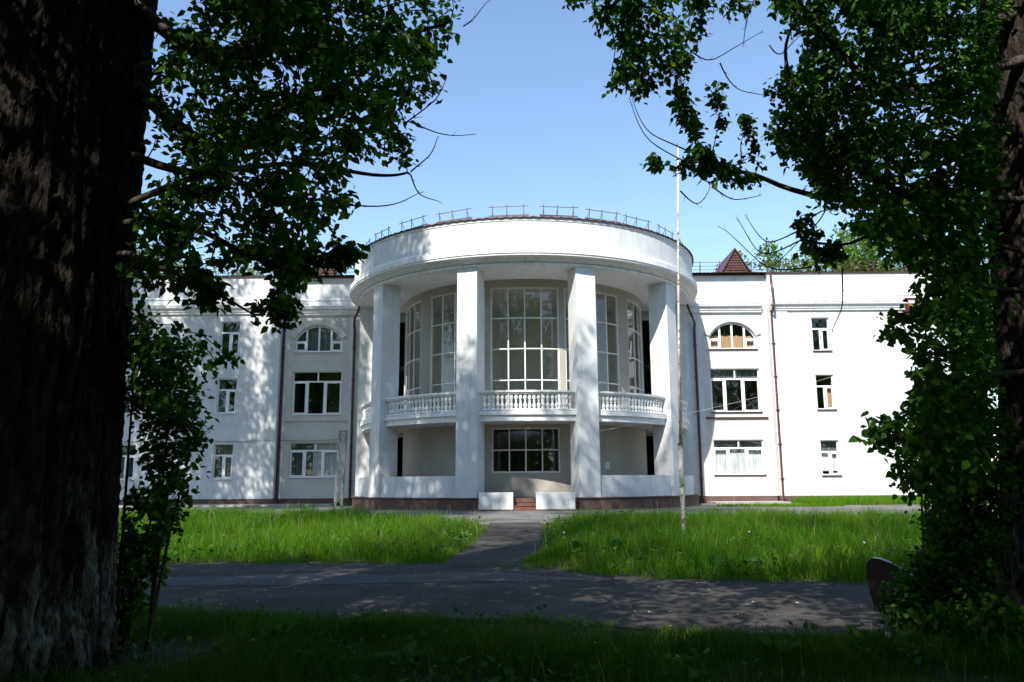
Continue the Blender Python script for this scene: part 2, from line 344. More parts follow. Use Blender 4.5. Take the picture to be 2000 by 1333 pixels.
def holes_outer(s):
    hs = []
    for k in ((16.42, 17.52), (21.9, 23.0)) if s < 0 else ((16.42, 17.42),):
        a, b = sorted((mirror(k[0], s), mirror(k[1], s)))
        for z0, z1 in ROWS_N: hs.append((a, b, z0, z1))
    return hs
BAYW = (10.56, 13.38)
def holes_bay(s):
    a, b = sorted((mirror(BAYW[0], s), mirror(BAYW[1], s)))
    hs = [(a, b, 1.86, 3.80), (a, b, 5.38, 7.86), (a+.04, b-.04, 9.0, 10.54)]
    c, d = sorted((XC+s*6.5, XC+s*7.65)); hs += [(c, d, .83, 4.05), (c, d, 4.6, 10.75)]
    return hs
OUT = {-1: 34.0, 1: 24.0}
for s in (-1, 1):
    a, b = sorted((mirror(14.05, s), mirror(OUT[s], s)))
    wall_holes(MB(), a, b, Z1, ZE, YO, holes_outer(s)).build('wall', 'white', B)
    a, b = sorted((XC, mirror(14.05, s)))
    wall_holes(MB(), a, b, Z1, ZE, YB, holes_bay(s)).build('wall', 'cream', B)
    a, b = sorted((XC+s*9.25, mirror(14.05, s)))     # white strip above the bay's cornice and beside it
    MB().box(a, b, YB-.03, YB+.01, 11.05, ZE-.01).build('frieze', 'white', B)
    a, b = sorted((XC+s*9.3, mirror(10.15, s))); MB().box(a, b, YB-.045, YB+.01, Z1+.01, 11.04).build('pilaster', 'white', B)
    a, b = sorted((mirror(13.75, s), mirror(14.04, s))); MB().box(a, b, YB-.05, YB+.01, Z1+.01, 11.03).build('pilaster', 'white', B)
    a, b = sorted((mirror(14.07, s), mirror(15.05, s))); MB().box(a, b, YO-.05, YO+.01, Z1+.005, 11.4).build('pilaster', 'white', B)
    # plinth bands
    a, b = sorted((mirror(14.0, s), mirror(OUT[s], s))); MB().box(a, b, YO-.06, YO+.2, ZG-.1, Z1).build('plinth', 'plinth', B)
    a, b = sorted((XC+s*9.0, mirror(13.98, s))); MB().box(a, b, YB-.06, YB+.2, ZG-.1, Z1-.02).build('plinth', 'plinth', B)
    # spandrel over the arched window: an arch in the rectangular hole, and its raised moulding
    cx = mirror((BAYW[0]+BAYW[1])/2, s); hw = (BAYW[1]-BAYW[0])/2-.04
    zt, zs = 10.54, 9.66; rise = zt-zs; rad = (hw*hw+rise*rise)/(2*rise); zc = zt-rad
    n = 24; arc = []
    a0 = math.asin(hw/rad)
    for i in range(n+1): t = -a0+2*a0*i/n; arc.append((cx+rad*math.sin(t), zc+rad*math.cos(t)))
    mb = MB()
    for i in range(n):
        (xa, za), (xb, zb) = arc[i], arc[i+1]
        mb.hexa([(xa, YB+.002, za), (xb, YB+.002, zb), (xb, YB+.38, zb), (xa, YB+.38, za), (xa, YB+.002, zt+.02), (xb, YB+.002, zt+.02), (xb, YB+.38, zt+.02), (xa, YB+.38, zt+.02)])
    mb.build('arch_spandrel', 'cream', B)
    mb = MB(); ro, ri = rad+.34, rad+.04; a1 = R(62)
    for i in range(n):
        t, u = -a1+2*a1*i/n, -a1+2*a1*(i+1)/n
        P = lambda r, t, y: (cx+r*math.sin(t), y, zc+r*math.cos(t))
        mb.hexa([P(ri, t, YB-.06), P(ri, u, YB-.06), P(ri, u, YB+.01), P(ri, t, YB+.01), P(ro, t, YB-.11), P(ro, u, YB-.11), P(ro, u, YB+.01), P(ro, t, YB+.01)])
    mb.build('arch_moulding', 'white' if s > 0 else 'cream', B)
    # cornices
    def cornice(a, b, yw, name='cornice'):
        pr = [(0, 11.12), (.10, 11.14), (.12, 11.24), (.16, 11.26), (.20, 11.40), (.30, 11.46), (.34, 11.58), (.36, 11.62), (.05, 11.70), (.05, 11.98), (.09, 12.0), (.09, 12.07), (.0, 12.12)]
        mb = MB(); n = len(pr); mb.v += [(a, yw-d, z) for d, z in pr]+[(b, yw-d, z) for d, z in pr]
        mb.f += [(i, i+1, n+i+1, n+i) for i in range(n-1)]+[tuple(range(n))[::-1], tuple(range(n, 2*n))]
        mb.build(name, 'trimwhite', B)
    a, b = sorted((mirror(14.07, s), mirror(OUT[s], s))); cornice(a, b, YO-.002)
    a, b = sorted((XC+s*9.45, mirror(13.70, s))); cornice(a, b, YB-.032)
    # parapet flashing, eaves sheet and roof
    a, b = sorted((mirror(13.95, s), mirror(OUT[s], s))); MB().box(a, b, YO-.10, YO+.3, ZE, ZE+.04).build('eaves_flashing', 'brown', B)
    a, b = sorted((XC+s*9.25, mirror(13.93, s))); MB().box(a, b, YB-.12, YB+.3, ZE, ZE+.04).build('eaves_flashing', 'brown', B)
    a, b = sorted((XC+s*8.9, mirror(OUT[s], s)))
    mb = MB(); x = a
    pts = []; k = 0
    while x < b: pts.append((x, .022*(k % 2))); x += .11; k += 1
    n = len(pts); mb.v += [(x, YO+.02, ZE+.08+h) for x, h in pts]+[(x, 52, ZE+1.3+h) for x, h in pts]; mb.f += [(i, i+1, n+i+1, n+i) for i in range(n-1)]
    mb.add([(a, YO+.02, ZE+.075), (b, YO+.02, ZE+.075), (b, 52, ZE+1.29), (a, 52, ZE+1.29)], [(0, 1, 2, 3)])
    mb.add([(a, 52, ZE+1.3), (b, 52, ZE+1.3), (b, 60, ZE), (a, 60, ZE)], [(0, 1, 2, 3)])
    mb.build('roof', 'sheet', B)
    # guard rail on the eaves
    mb = MB(); y0 = YO+1.1; zr = ZE+.42; a, b = sorted((XC+s*9.2, mirror(OUT[s]-.2, s)))
    x = a
    while x < b:
        L_ = min(x+2.9, b)
        for h in (.12, .34, .58): mb.tube([(x, y0, zr+h), (L_, y0, zr+h)], .018, 4)
        k = x+.25
        while k < L_: mb.tube([(k, y0, zr-.1), (k, y0, zr+.66)], .022, 4); mb.tube([(k, y0+.45, zr), (k+.0, y0, zr+.55)], .015, 4); k += 1.15
        x += 3.05
    mb.build('guard_rail', 'brown', B)
    # dormer gable
    gxp = mirror(12.75 if s > 0 else 12.2, s); mb = MB(); yd = 46.2
    mb.extrude([(gxp-.92, ZE+.25), (gxp+.92, ZE+.25), (gxp, ZE+1.92)], yd, yd+3.5)
    d_ = mb.build('dormer', 'sheet', B)
    mb = MB()
    for k in range(9):
        z = ZE+.36+k*.155; h = .92*(1-(z-ZE-.25)/1.67)-.08
        mb.box(gxp-h, gxp+h, yd-.04, yd-.005, z, z+.09)
    mb.build('louvre', 'sheet', d_)
    mb = MB(); e = .1
    for sg in (-1, 1):
        mb.add([(gxp+sg*1.0, yd-.12, ZE+.33), (gxp, yd-.12, ZE+2.06), (gxp, yd+3.6, ZE+2.06), (gxp+sg*1.0, yd+3.6, ZE+.33),
                (gxp+sg*1.0, yd-.12, ZE+.26), (gxp, yd-.12, ZE+1.96), (gxp, yd+3.6, ZE+1.96), (gxp+sg*1.0, yd+3.6, ZE+.26)],
               [(0, 1, 2, 3), (7, 6, 5, 4), (0, 4, 5, 1), (3, 2, 6, 7), (0, 3, 7, 4)])
    mb.build('dormer_roof', 'brown', d_)
# inside of the building: floors, back wall, side walls; seen through the glass
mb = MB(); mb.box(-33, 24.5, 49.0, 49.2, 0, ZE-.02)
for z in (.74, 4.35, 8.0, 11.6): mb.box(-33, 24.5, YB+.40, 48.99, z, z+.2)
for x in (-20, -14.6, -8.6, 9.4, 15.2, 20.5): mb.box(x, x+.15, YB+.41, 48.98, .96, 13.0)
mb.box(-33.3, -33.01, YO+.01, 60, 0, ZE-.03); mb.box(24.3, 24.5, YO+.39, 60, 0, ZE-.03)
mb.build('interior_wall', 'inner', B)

def folds(name, x0, x1, z0, z1, y, m, parent, per=.09, amp=.025, scallop=0):
    n = max(4, int((x1-x0)/(per/3))); v = []
    for i in range(n+1):
        x = x0+(x1-x0)*i/n; yy = y+amp*math.sin(i*2.1)+amp*.6*noise.noise((x*3, z0, 1))
        zz = z1-(scallop*abs(math.sin((x-x0)*PI/.42)) if scallop else 0)
        v += [(x, yy, z0), (x, yy, zz)]
    q = [(2*i, 2*i+2, 2*i+3, 2*i+1) for i in range(n)]
    return link(name, npmesh(name, v, q), m, parent)
def window(a, b, c, d, y, kind, curt, arch=None):
    """plastic framed window in the opening a..b, c..d; y is the wall plane"""
    yf = y+.14; t = .055; fr = MB(); panes = []
    def ring(x0, x1, z0, z1, t=t, yo=0):
        fr.box(x0, x1, yf-.03+yo, yf+.03, z0, z0+t); fr.box(x0, x1, yf-.03+yo, yf+.03, z1-t, z1)
        fr.box(x0, x0+t, yf-.03+yo, yf+.03, z0+t, z1-t); fr.box(x1-t, x1, yf-.03+yo, yf+.03, z0+t, z1-t)
    if kind != 'arch':
        ring(a, b, c, d)
        if kind == 'narrow': zt = c+(d-c)*.665; cuts = [(a+b)/2]; top = []
        else: zt = c+(d-c)*.76; cuts = [a+(b-a)*.30, a+(b-a)*.655]; top = [(a+b)/2+.03]
        fr.box(a+t, b-t, yf-.028, yf+.028, zt-.045, zt+.045)
        for x in cuts: fr.box(x-.07, x+.07, yf-.025, yf+.025, c+t, zt-.045)
        for x in top: fr.box(x-.04, x+.04, yf-.025, yf+.025, zt+.045, d-t)
        e = [a+t]+cuts+[b-t]
        for i in range(len(e)-1):
            p0 = e[i]+(.07 if i else 0); p1 = e[i+1]-(.07 if i < len(e)-2 else 0); panes.append((p0, p1, c+t, zt-.045))
            if (i+len(cuts)) % 2 == 0: ring(p0+.001, p1-.001, c+t+.001, zt-.046, .05, -.015)
        e = [a+t]+top+[b-t]
        for i in range(len(e)-1):
            panes.append((e[i]+(.04 if i else 0), e[i+1]-(.04 if i < len(e)-2 else 0), zt+.045, d-t))
    else:
        cx, zc, rad, zs = arch; n = 20; hw = (b-a)/2
        a0 = math.asin(min(.999, hw/rad))
        fr.box(a, b, yf-.03, yf+.03, c, c+.07)
        for i in range(n):
            u, w_ = -a0+2*a0*i/n, -a0+2*a0*(i+1)/n
            P = lambda r, t_, yy: (cx+r*math.sin(t_), yy, zc+r*math.cos(t_))
            fr.hexa([P(rad-.07, u, yf-.03), P(rad-.07, w_, yf-.03), P(rad-.07, w_, yf+.03), P(rad-.07, u, yf+.03), P(rad+.02, u, yf-.03), P(rad+.02, w_, yf-.03), P(rad+.02, w_, yf+.03), P(rad+.02, u, yf+.03)])
        top = lambda x: zc+math.sqrt(max(0, rad*rad-(x-cx)**2))
        fr.box(a, a+.06, yf-.028, yf+.028, c+.07, zs+.03); fr.box(b-.06, b, yf-.028, yf+.028, c+.07, zs+.03)
        xs = [a+(b-a)*f for f in (.24, .5, .76)]
        for x in xs: fr.box(x-.055, x+.055, yf-.025, yf+.025, c+.07, top(x)-.05)
        for p0, p1 in ((a+.06, xs[0]-.055), (xs[2]+.055, b-.06)):
            fr.box(p0, p1, yf-.024, yf+.024, zs-.10, zs-.02); ring(p0+.002, p1-.002, c+.072, zs-.102, .06, -.012)
            panes.append((p0, p1, c+.07, zs-.1))
        e = [a+.03]+xs+[b-.03]; pm = []
        for i in range(4):
            p0 = e[i]+(.055 if i else 0); p1 = e[i+1]-(.055 if i < 3 else 0); z0 = c+.07 if i in (1, 2) else zs-.02
            m_ = 8; pts = [(p0, z0), (p1, z0)]+[(p1+(p0-p1)*k/m_, top(p1+(p0-p1)*k/m_)-.04) for k in range(m_+1)]
            pm.append(pts)
    W = fr.build('window', 'frame', B)
    for x0, x1, z0, z1 in panes: MB().add([(x0, yf, z0), (x1, yf, z0), (x1, yf, z1), (x0, yf, z1)], [(0, 1, 2, 3)]).build('pane', 'glass', W)
    if kind == 'arch':
        for pts in pm: MB().add([(x, yf, z) for x, z in pts], [tuple(range(len(pts)))]).build('pane', 'glass', W)
    MB().box(a-.05, b+.05, y-.09, yf-.031, c-.045, c-.003).build('sill', 'brown' if a > 0 else 'frame', W)
    if curt:
        for nm, f0, f1, g0, g1, m, sc in curt:
            folds(nm, a+(b-a)*f0, a+(b-a)*f1, c+(d-c)*g0, c+(d-c)*g1, yf+.17 if m != 'blind' else yf+.22, m, W, scallop=sc)
    return W
for s in (-1, 1):
    for j, (a, b, c, d) in enumerate(holes_outer(s)):
        cu = {(-1, 0): [('curtain', 0, 1, 0, 1, 'blind', 0)], (-1, 1): [('curtain', 0, .3, 0, 1, 'blind', 0)], (-1, 2): None,
              (1, 0): [('curtain', 0, 1, .5, 1, 'blind', 0), ('curtain', 0, 1, .12, .62, 'curtain', .09)], (1, 1): [('curtain', .55, 1, 0, .66, 'orange', 0)], (1, 2): None}.get((s, j % 3 if j > 2 else j))
        window(a, b, c, d, YO, 'narrow', cu)
    H = holes_bay(s)
    window(*H[0], YB, 'wide', [('curtain', 0, 1, 0, 1, 'blind', 0), ('curtain', 0, .98, .04, .72, 'curtain', .16 if s > 0 else .05)] if s > 0 else [('curtain', 0, .6, 0, 1, 'blind', 0), ('curtain', .45, 1, 0, 1, 'curtain', 0)])
    window(*H[1], YB, 'wide', [('curtain', 0, 1, .78, 1, 'blind', 0)] if s > 0 else None)
    cx = mirror((BAYW[0]+BAYW[1])/2, s); hw = (BAYW[1]-BAYW[0])/2-.04; rise = .88; rad = (hw*hw+rise*rise)/(2*rise)
    window(H[2][0], H[2][1], 9.0, 10.54, YB, 'arch', [('curtain', .0, 1, 0, .55, 'orange', .06)] if s > 0 else [('curtain', .0, 1, 0, 1, 'blind', 0)], (cx, 10.54-rad, rad, 9.66))
    a, b = sorted((mirror(BAYW[0]-.35, s), mirror(BAYW[1]+.35, s))); MB().box(a, b, YB-.10, YB-.002, 5.0, 5.07).build('window_ledge', 'brown' if s > 0 else 'cream', B)

# ---- drain pipes
def pipe(pts, r=.07):
    mb = MB(); mb.tube(pts, r, 8); P = mb.build('drainpipe', 'brown', B, smooth=False)
    z = 1.6; zt = max(p[2] for p in pts)
    x, y = pts[-3][0], pts[-3][1]
    while z < zt-1: MB().box(x-r-.02, x+r+.02, y-r-.02, y+r+.12, z, z+.05).build('bracket', 'brown', P); z += 1.9
for x in (14.72, -13.38):
    yq = YB-.12
    pipe([(x, YO-.35, ZE-.05), (x, YO-.35, 12.7), (x, YO-.55, 12.3), (x, YO-.55, 11.3), (x, yq-(.36 if x > 14.6 else 0), 10.9), (x, yq-(.36 if x > 14.6 else 0), .62), (x+.04, yq-.4, .5), (x+.06, yq-.6, .47)])
for s, x in ((-1, -9.30), (1, 10.33)):
    r0 = XC+s*9.62
    pipe([(r0-s*.35, YB-1.15, 11.5), (r0-s*.2, YB-1.0, 11.15), (r0+s*.02, YB-.8, 10.75), (x, YB-.3, 10.5), (x, YB-.16, 10.2), (x, YB-.16, .62), (x+.05, YB-.4, .5), (x+.07, YB-.6, .47)])

# ---- portico: plinth, floor, columns
TE = 97.5
Pl = PMB(); Pl.sweep([(5, ZG-.1), (9.20, ZG-.1), (9.20, .78), (9.26, .785), (9.26, .83), (5, .83)], -TE, -13.0); Pl.sweep([(5, ZG-.1), (9.20, ZG-.1), (9.20, .78), (9.26, .785), (9.26, .83), (5, .83)], 14.2, TE)
Pl.arc(5, 9.1, -12.99, 14.19, ZG-.1, .82)
Pl.f.append(tuple(range(6))); Pl.build('plinth', 'plinth', B)
for th in (-88, -53, -16.9, 17.7, 53, 88):
    PMB().radial(th, 8.12, 9.12, .50 if abs(th) < 60 else .46, .832, 11.18, .02).build('column', 'white', B)
# low walls between the columns
bays = [(-84.9, -56.3), (-49.7, -20.2), (-13.7, 14.5), (21.0, 49.7), (56.3, 84.9)]
for i, (a, b) in enumerate(bays):
    if i == 2: continue
    PMB().arc(8.72, 8.98, a, b, .834, 1.78).build('parapet_wall', 'white', B)
# balcony slab with its two-step fascia, soffit, and balustrades
mb = PMB()
mb.sweep([(6.5, 4.18), (8.80, 4.17), (8.80, 4.42), (8.90, 4.44), (8.90, 4.62), (8.45, 4.64), (6.5, 4.64)], -TE, TE); mb.build('balcony_slab', 'trimwhite', B)
prof = [(.045, 0), (.06, .0), (.06, .03), (.035, .05), (.035, .07), (.055, .13), (.062, .19), (.05, .26), (.03, .33), (.026, .36), (.042, .375), (.042, .40), (.026, .415), (.03, .45), (.05, .52), (.06, .585), (.052, .65), (.033, .71), (.035, .74), (.06, .75), (.06, .78), (.045, .78)]
prof = [(r*1.42, z*.86) for r, z in prof]
bal_me = MB().lathe(prof, 10).mesh('baluster', True); bal_me.materials.append(M['baluster'])
for i, (a, b) in enumerate(bays):
    a, b = a-.2, b+.2
    rail = PMB().arc(8.55, 8.87, a, b, 5.44, 5.53).arc(8.60, 8.82, a, b, 5.38, 5.439).build('balustrade', 'baluster', B)
    PMB().arc(8.56, 8.86, a, b, 4.642, 4.70).build('base_rail', 'baluster', rail)
    n = 20 if i not in (0, 4) else 18
    for k in range(n):
        t = R(a+1.0+(b-a-2.0)*(k+.5)/n); p = pol(8.71, t, 4.70+.001)
        o = link('baluster', bal_me, None, rail); o.location = Vector(p); o.rotation_euler = (random.uniform(-.012, .012), random.uniform(-.012, .012), random.random())
# round inner room: walls with openings, curved windows
RD = 6.62
uw = [(-68, -1), (-31.5, 0), (0, 0), (31.5, 0), (68, 1)]; HW = 14.6
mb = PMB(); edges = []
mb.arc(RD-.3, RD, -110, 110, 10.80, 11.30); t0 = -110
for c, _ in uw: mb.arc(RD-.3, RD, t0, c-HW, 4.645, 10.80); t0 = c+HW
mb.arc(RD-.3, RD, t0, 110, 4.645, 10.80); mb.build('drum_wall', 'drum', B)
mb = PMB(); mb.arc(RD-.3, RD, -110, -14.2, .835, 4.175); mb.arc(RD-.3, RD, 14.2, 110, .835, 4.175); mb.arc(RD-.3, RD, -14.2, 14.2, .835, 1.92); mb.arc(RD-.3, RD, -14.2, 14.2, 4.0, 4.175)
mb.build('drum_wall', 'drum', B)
def curved_window(c, hw, zs, cols, zb=None):
    fr = PMB(); t = .45
    r0, r1 = RD-.12, RD-.03
    fr.arc(r0, r1, c-hw, c-hw+t*1.6, zs[0], zs[-1]); fr.arc(r0, r1, c+hw-t*1.6, c+hw, zs[0], zs[-1])
    fr.arc(r0, r1, c-hw+t*1.6, c+hw-t*1.6, zs[0], zs[0]+.08); fr.arc(r0, r1, c-hw+t*1.6, c+hw-t*1.6, zs[-1]-.06, zs[-1])
    a0, a1 = c-hw+t*1.6, c+hw-t*1.6; w_ = (a1-a0)/cols
    for k in range(1, cols): fr.arc(r0+.015, r1-.01, a0+w_*k-.27, a0+w_*k+.27, zs[0]+.08, zs[-1]-.06)
    for z in zs[1:-1]: fr.arc(r0+.02, r1-.015, a0, a1, z-.028, z+.028)
    W = fr.build('window', 'greyframe', B)
    for k in range(cols):
        for j in range(len(zs)-1):
            g = PMB(); n = 1; ta, tb = a0+w_*k, a0+w_*(k+1)
            for i in range(n+1): th = R(ta+(tb-ta)*i/n); g.v += [pol(RD-.07, th, zs[j]+.02), pol(RD-.07, th, zs[j+1]-.02)]
            g.f = [(2*i, 2*i+2, 2*i+3, 2*i+1) for i in range(n)]; g.build('pane', 'glass', W, True)
for c, _ in uw: curved_window(c, HW, [4.66, 6.27, 7.78, 9.28, 10.80], 4)
curved_window(0, 14.2, [1.92, 2.98, 4.0], 4)
mb = PMB(); mb.sweep([(.01, 4.30), (6.4, 4.30), (6.4, 4.55), (.01, 4.55)], -130, 130, 5); mb.sweep([(.01, 11.0), (6.4, 11.0), (6.4, 11.2), (.01, 11.2)], -130, 130, 5); mb.build('drum_floor', 'drum', B)
for x in (-3.1, 4.0): MB().box(x-.35, x+.35, 45.4, 46.1, 4.56, 10.99).build('inner_pier', 'cream', B)
# entablature: soffit, mouldings, parapet
mb = PMB(); mb.sweep([(5.5, 11.19), (9.14, 11.19), (9.14, 11.31), (9.10, 11.32), (9.10, 11.34), (9.24, 11.345), (9.24, 11.395), (9.30, 11.40), (9.36, 11.45), (9.36, 11.48), (9.44, 11.485), (9.52, 11.52), (9.62, 11.53), (9.62, 11.60), (9.66, 11.62), (9.66, 11.86), (9.55, 11.90), (5.5, 11.90)], -TE, TE); mb.build('cornice', 'trimwhite', B)
mb = PMB(); mb.sweep([(9.0, 11.901), (9.50, 11.901), (9.50, 11.97), (9.46, 12.0), (9.46, 12.05), (9.0, 12.05)], -TE, TE); mb.build('cornice_ledge', 'trimwhite', B)
mb = PMB(); mb.sweep([(8.9, 12.051), (9.42, 12.051), (9.42, 13.18), (9.45, 13.19), (9.45, 13.33), (8.9, 13.33)], -TE-2, TE+2); mb.build('parapet', 'white', B)
# wavy sheet on top of the parapet, and the low cone of the roof
n = 260; v = []
for i in range(n+1):
    t = R(-TE-2+(2*TE+4)*i/n); h = .022*math.sin(i*1.9)+.012*noise.noise((i*.3, 0, 0))
    v += [pol(9.53, t, 13.325+h), pol(9.53, t, 13.37+h), pol(8.6, t, 13.47+h), pol(.5, t, 14.75)]
q = [(4*i+k, 4*i+4+k, 4*i+5+k, 4*i+1+k) for i in range(n) for k in range(3)]
link('roof', npmesh('roof', v, q), 'sheet', B)
MB().box(XC-9.2, XC+9.2, YC+.5, 54, 11.9, 13.3).build('wall', 'white', B)
# sections of guard rail on the curved parapet, with snow mesh
secs = [(-88, -79), (-76, -66.5), (-61, -50.5), (-46, -34.5), (-28.5, -17), (-12, 1) if False else (-11.5, -1.2), (1.6, 13.2), (16.0, 27), (30, 41.5), (42.5, 55), (57, 68), (70, 80), (82, 90)]
secs = [(-86, -76), (-73, -62), (-58, -47), (-42.5, -31), (-27.5, -15.8), (-10.6, .9+.3), (4.5, 16.0), (18.5, 30.5), (31.5, 44), (47, 59), (62, 73), (76, 86)]
for i, (a, b) in enumerate(secs):
    mb = PMB(); r = 9.05; lift = random.uniform(-.03, .03)
    pa, pb = Vector(pol(r, R(a), 0)), Vector(pol(r, R(b), 0)); zb = 13.40
    for h in (.20, .62): mb.tube([pa+Vector((0, 0, zb+h+lift)), pb+Vector((0, 0, zb+h-lift))], .017, 4)
    inn = (Vector((XC, YC, 0))-(pa+pb)/2); inn.normalize()
    for f in (.1, .46, .88):
        p = pa.lerp(pb, f); mb.tube([p+Vector((0, 0, zb)), p+Vector((0, 0, zb+.72))], .022, 4); mb.tube([p+inn*.45+Vector((0, 0, zb)), p+Vector((0, 0, zb+.58))], .014, 4)
        mb.tube([p+inn*.05+Vector((0, 0, zb+.05)), p+inn*.5+Vector((0, 0, zb+.08))], .014, 4)
    g = mb.build('guard_rail', 'brown', B)
    if 2 <= i <= 9:
        mb = MB(); p0, p1 = pa+inn*.12, pb+inn*.12; n = 46
        for h in (.06, .25): mb.tube([p0+Vector((0, 0, zb+h)), p1+Vector((0, 0, zb+h-lift))], .012, 3)
        for k in range(n):
            q0 = p0.lerp(p1, k/n); q1 = p0.lerp(p1, min(1, (k+1.5)/n)); mb.tube([q0+Vector((0, 0, zb+.06)), q1+Vector((0, 0, zb+.25))], .007, 3, False)
            mb.tube([q1+Vector((0, 0, zb+.06)), q0+Vector((0, 0, zb+.25))], .007, 3, False)
        mb.build('snow_mesh', 'brown', g, kind='stuff')
# entrance: two white blocks with steps between
for a, b in ((-1.62, -.14), (.83, 2.50)):
    o = MB().box(a, b, 34.25, 35.0, .34, 1.06).build('step_block', 'white', B); bv = o.modifiers.new('bevel', 'BEVEL'); bv.width = .025; bv.segments = 2
MB().box(-1.9, 2.8, 34.18, 35.05, ZG-.05, .335).build('footing', 'plinth', B)
for k, (y, z) in enumerate(((34.35, .52), (34.65, .68), (34.95, .82))):
    MB().box(-.135, .825, y, y+.30 if k < 2 else y+.4, .336, z-.035).build('step', 'step', B)
    MB().box(-.135, .825, y-.03, y+.299 if k < 2 else y+.4, z-.034, z).build('tread', 'step', B)
# notices and a lamp in the portico
def plate(px, py0, py1, w_, y, m, name='notice'):
    p = from_photo(px, py1, y=y); q_ = from_photo(px, py0, y=y); return MB().box(p.x-w_/2, p.x+w_/2, y-.02, y+.01, p.z, q_.z).build(name, m, B)
t = R(32); 
mb = PMB(); mb.arc(RD+.003, RD+.02, 35.0, 37.6, 2.1, 2.42); mb.build('notice', 'plaque', B)
mb = PMB(); mb.arc(RD+.003, RD+.02, -19.0, -17.2, 2.35, 2.62); mb.build('notice', 'plaque', B)
mb = PMB(); mb.radial(15.0-.75, 8.4, 8.7, .012, 2.5, 2.85); mb.build('notice', 'plaque', B)
MB().lathe([(.02, 0), (.10, .02), (.12, .07), (.08, .1)], 10, (XC+.1, YC-RD-.35, 3.9)).build('lamp', 'frame', B)
# cables
pts = [(x, YO-.04, 3.86+.02*math.sin(x*1.7)+.015*math.sin(x*5)) for x in np.linspace(-30, -13.6, 60)]; MB().tube(pts, .018, 4).build('cable', 'cable', B)
pts = [(x, YB-.07, 3.90+.02*math.sin(x*1.7)) for x in np.linspace(-13.4, -9.5, 14)]; MB().tube(pts, .018, 4).build('cable', 'cable', B)
p0, p1 = from_photo(1172, 842, y=35.2), Vector((24.2, YO-.02, 9.3))
pts = [p0.lerp(p1, f)-Vector((0, 0, 1.6*f*(1-f))) for f in np.linspace(0, 1, 24)]
o = MB().tube(pts, .0045, 4).build('overhead_cable', 'frame'); o['label'] = 'thin pale cable stretched from the portico to the right wing'; o['category'] = 'cable'
# red sign at the end of the right wing
sx0, sx1 = from_photo(1765, 600, y=YO).x, from_photo(1797, 600, y=YO).x; z0, z1 = from_photo(1765, 617, y=YO).z, from_photo(1765, 584, y=YO).z
E_ = empty('hanging_sign', ((sx0+sx1)/2, YO-.2, z0), 'small dark red board with rounded corners high on the right wing behind leaves', 'sign')
c_ = .12; poly = [(sx0+c_, z0), (sx1-c_, z0), (sx1, z0+c_), (sx1, z1), (sx0, z1), (sx0, z0+c_)]
MB().extrude(poly, YO-.26, YO-.18).build('board', 'sign', E_)
MB().box(sx0+.15, sx1-.15, YO-.268, YO-.261, z0+.45, z1-.25).build('print', 'signy', E_)
MB().box(sx0+.1, sx0+.16, YO-.178, YO-.003, z1-.3, z1-.24).box(sx1-.16, sx1-.1, YO-.178, YO-.003, z1-.3, z1-.24).build('bracket', 'brown', E_)

# ------------------------------------------------------------------ flagpole, lattice post, bench
F_ = empty('flagpole', (4.10, 19.9, gz(4, 19.9)), 'tall thin white flagpole with flaking paint standing in the lawn', 'flagpole')
MB().lathe([(.065, -.1), (.063, 2.3), (.055, 2.36), (.04, 2.37)], 14, (4.10, 19.9, 0.02)).build('lower_tube', 'pole', F_, True)
mb = MB(); mb.tube([(4.10, 19.9, 2.3), (4.17, 19.86, 5), (4.27, 19.82, 8), (4.36, 19.8, 10.2)], [.036, .033, .028, .022], 10); mb.build('upper_tube', 'pole', F_, True)
mb = MB(); mb.lathe([(.068, 0), (.07, .03), (.045, .05)], 12, (4.10, 19.9, 2.36)); mb.build('rust_collar', 'rust', F_)
mb = MB(); mb.tube([(4.135, 19.83, 2.3), (4.15, 19.80, 3.6), (4.18, 19.79, 4.9)], .014, 5); mb.build('rusty_rod', 'rust', F_)
MB().lathe([(.0, 0), (.03, .02), (.035, .05), (.0, .09)], 8, (4.36, 19.8, 10.19)).build('finial', 'pole', F_)
Lz = .25; lx, ly = -7.2, 32.5
Lp = empty('lattice_post', (lx, ly, Lz), 'leaning grey steel lattice post at the back edge of the left lawn', 'post')
ft = [Vector((lx-.15, ly-.12, Lz)), Vector((lx+.13, ly-.14, Lz)), Vector((lx+.12, ly+.14, Lz)), Vector((lx-.14, ly+.13, Lz))]
tp = [p+Vector((.0, 0, 3.35)) for p in ft]
for k in range(4): MB().tube([ft[k], tp[k]+Vector((.12, 0, 0))], .022, 6).build('upright', 'galv', Lp)
mb = MB()
for k in range(4):
    a0, a1, b0, b1 = ft[k], tp[k]+Vector((.12, 0, 0)), ft[(k+1) % 4], tp[(k+1) % 4]+Vector((.12, 0, 0))
    for i in range(8):
        f0, f1 = .12+i*.11, .12+(i+1)*.11
        mb.tube([a0.lerp(a1, f0), b0.lerp(b1, f1)], .008, 4); mb.tube([b0.lerp(b1, f0), a0.lerp(a1, f1)], .008, 4)
    mb.tube([a1, b1], .018, 5)
mb.build('lattice', 'galv', Lp)

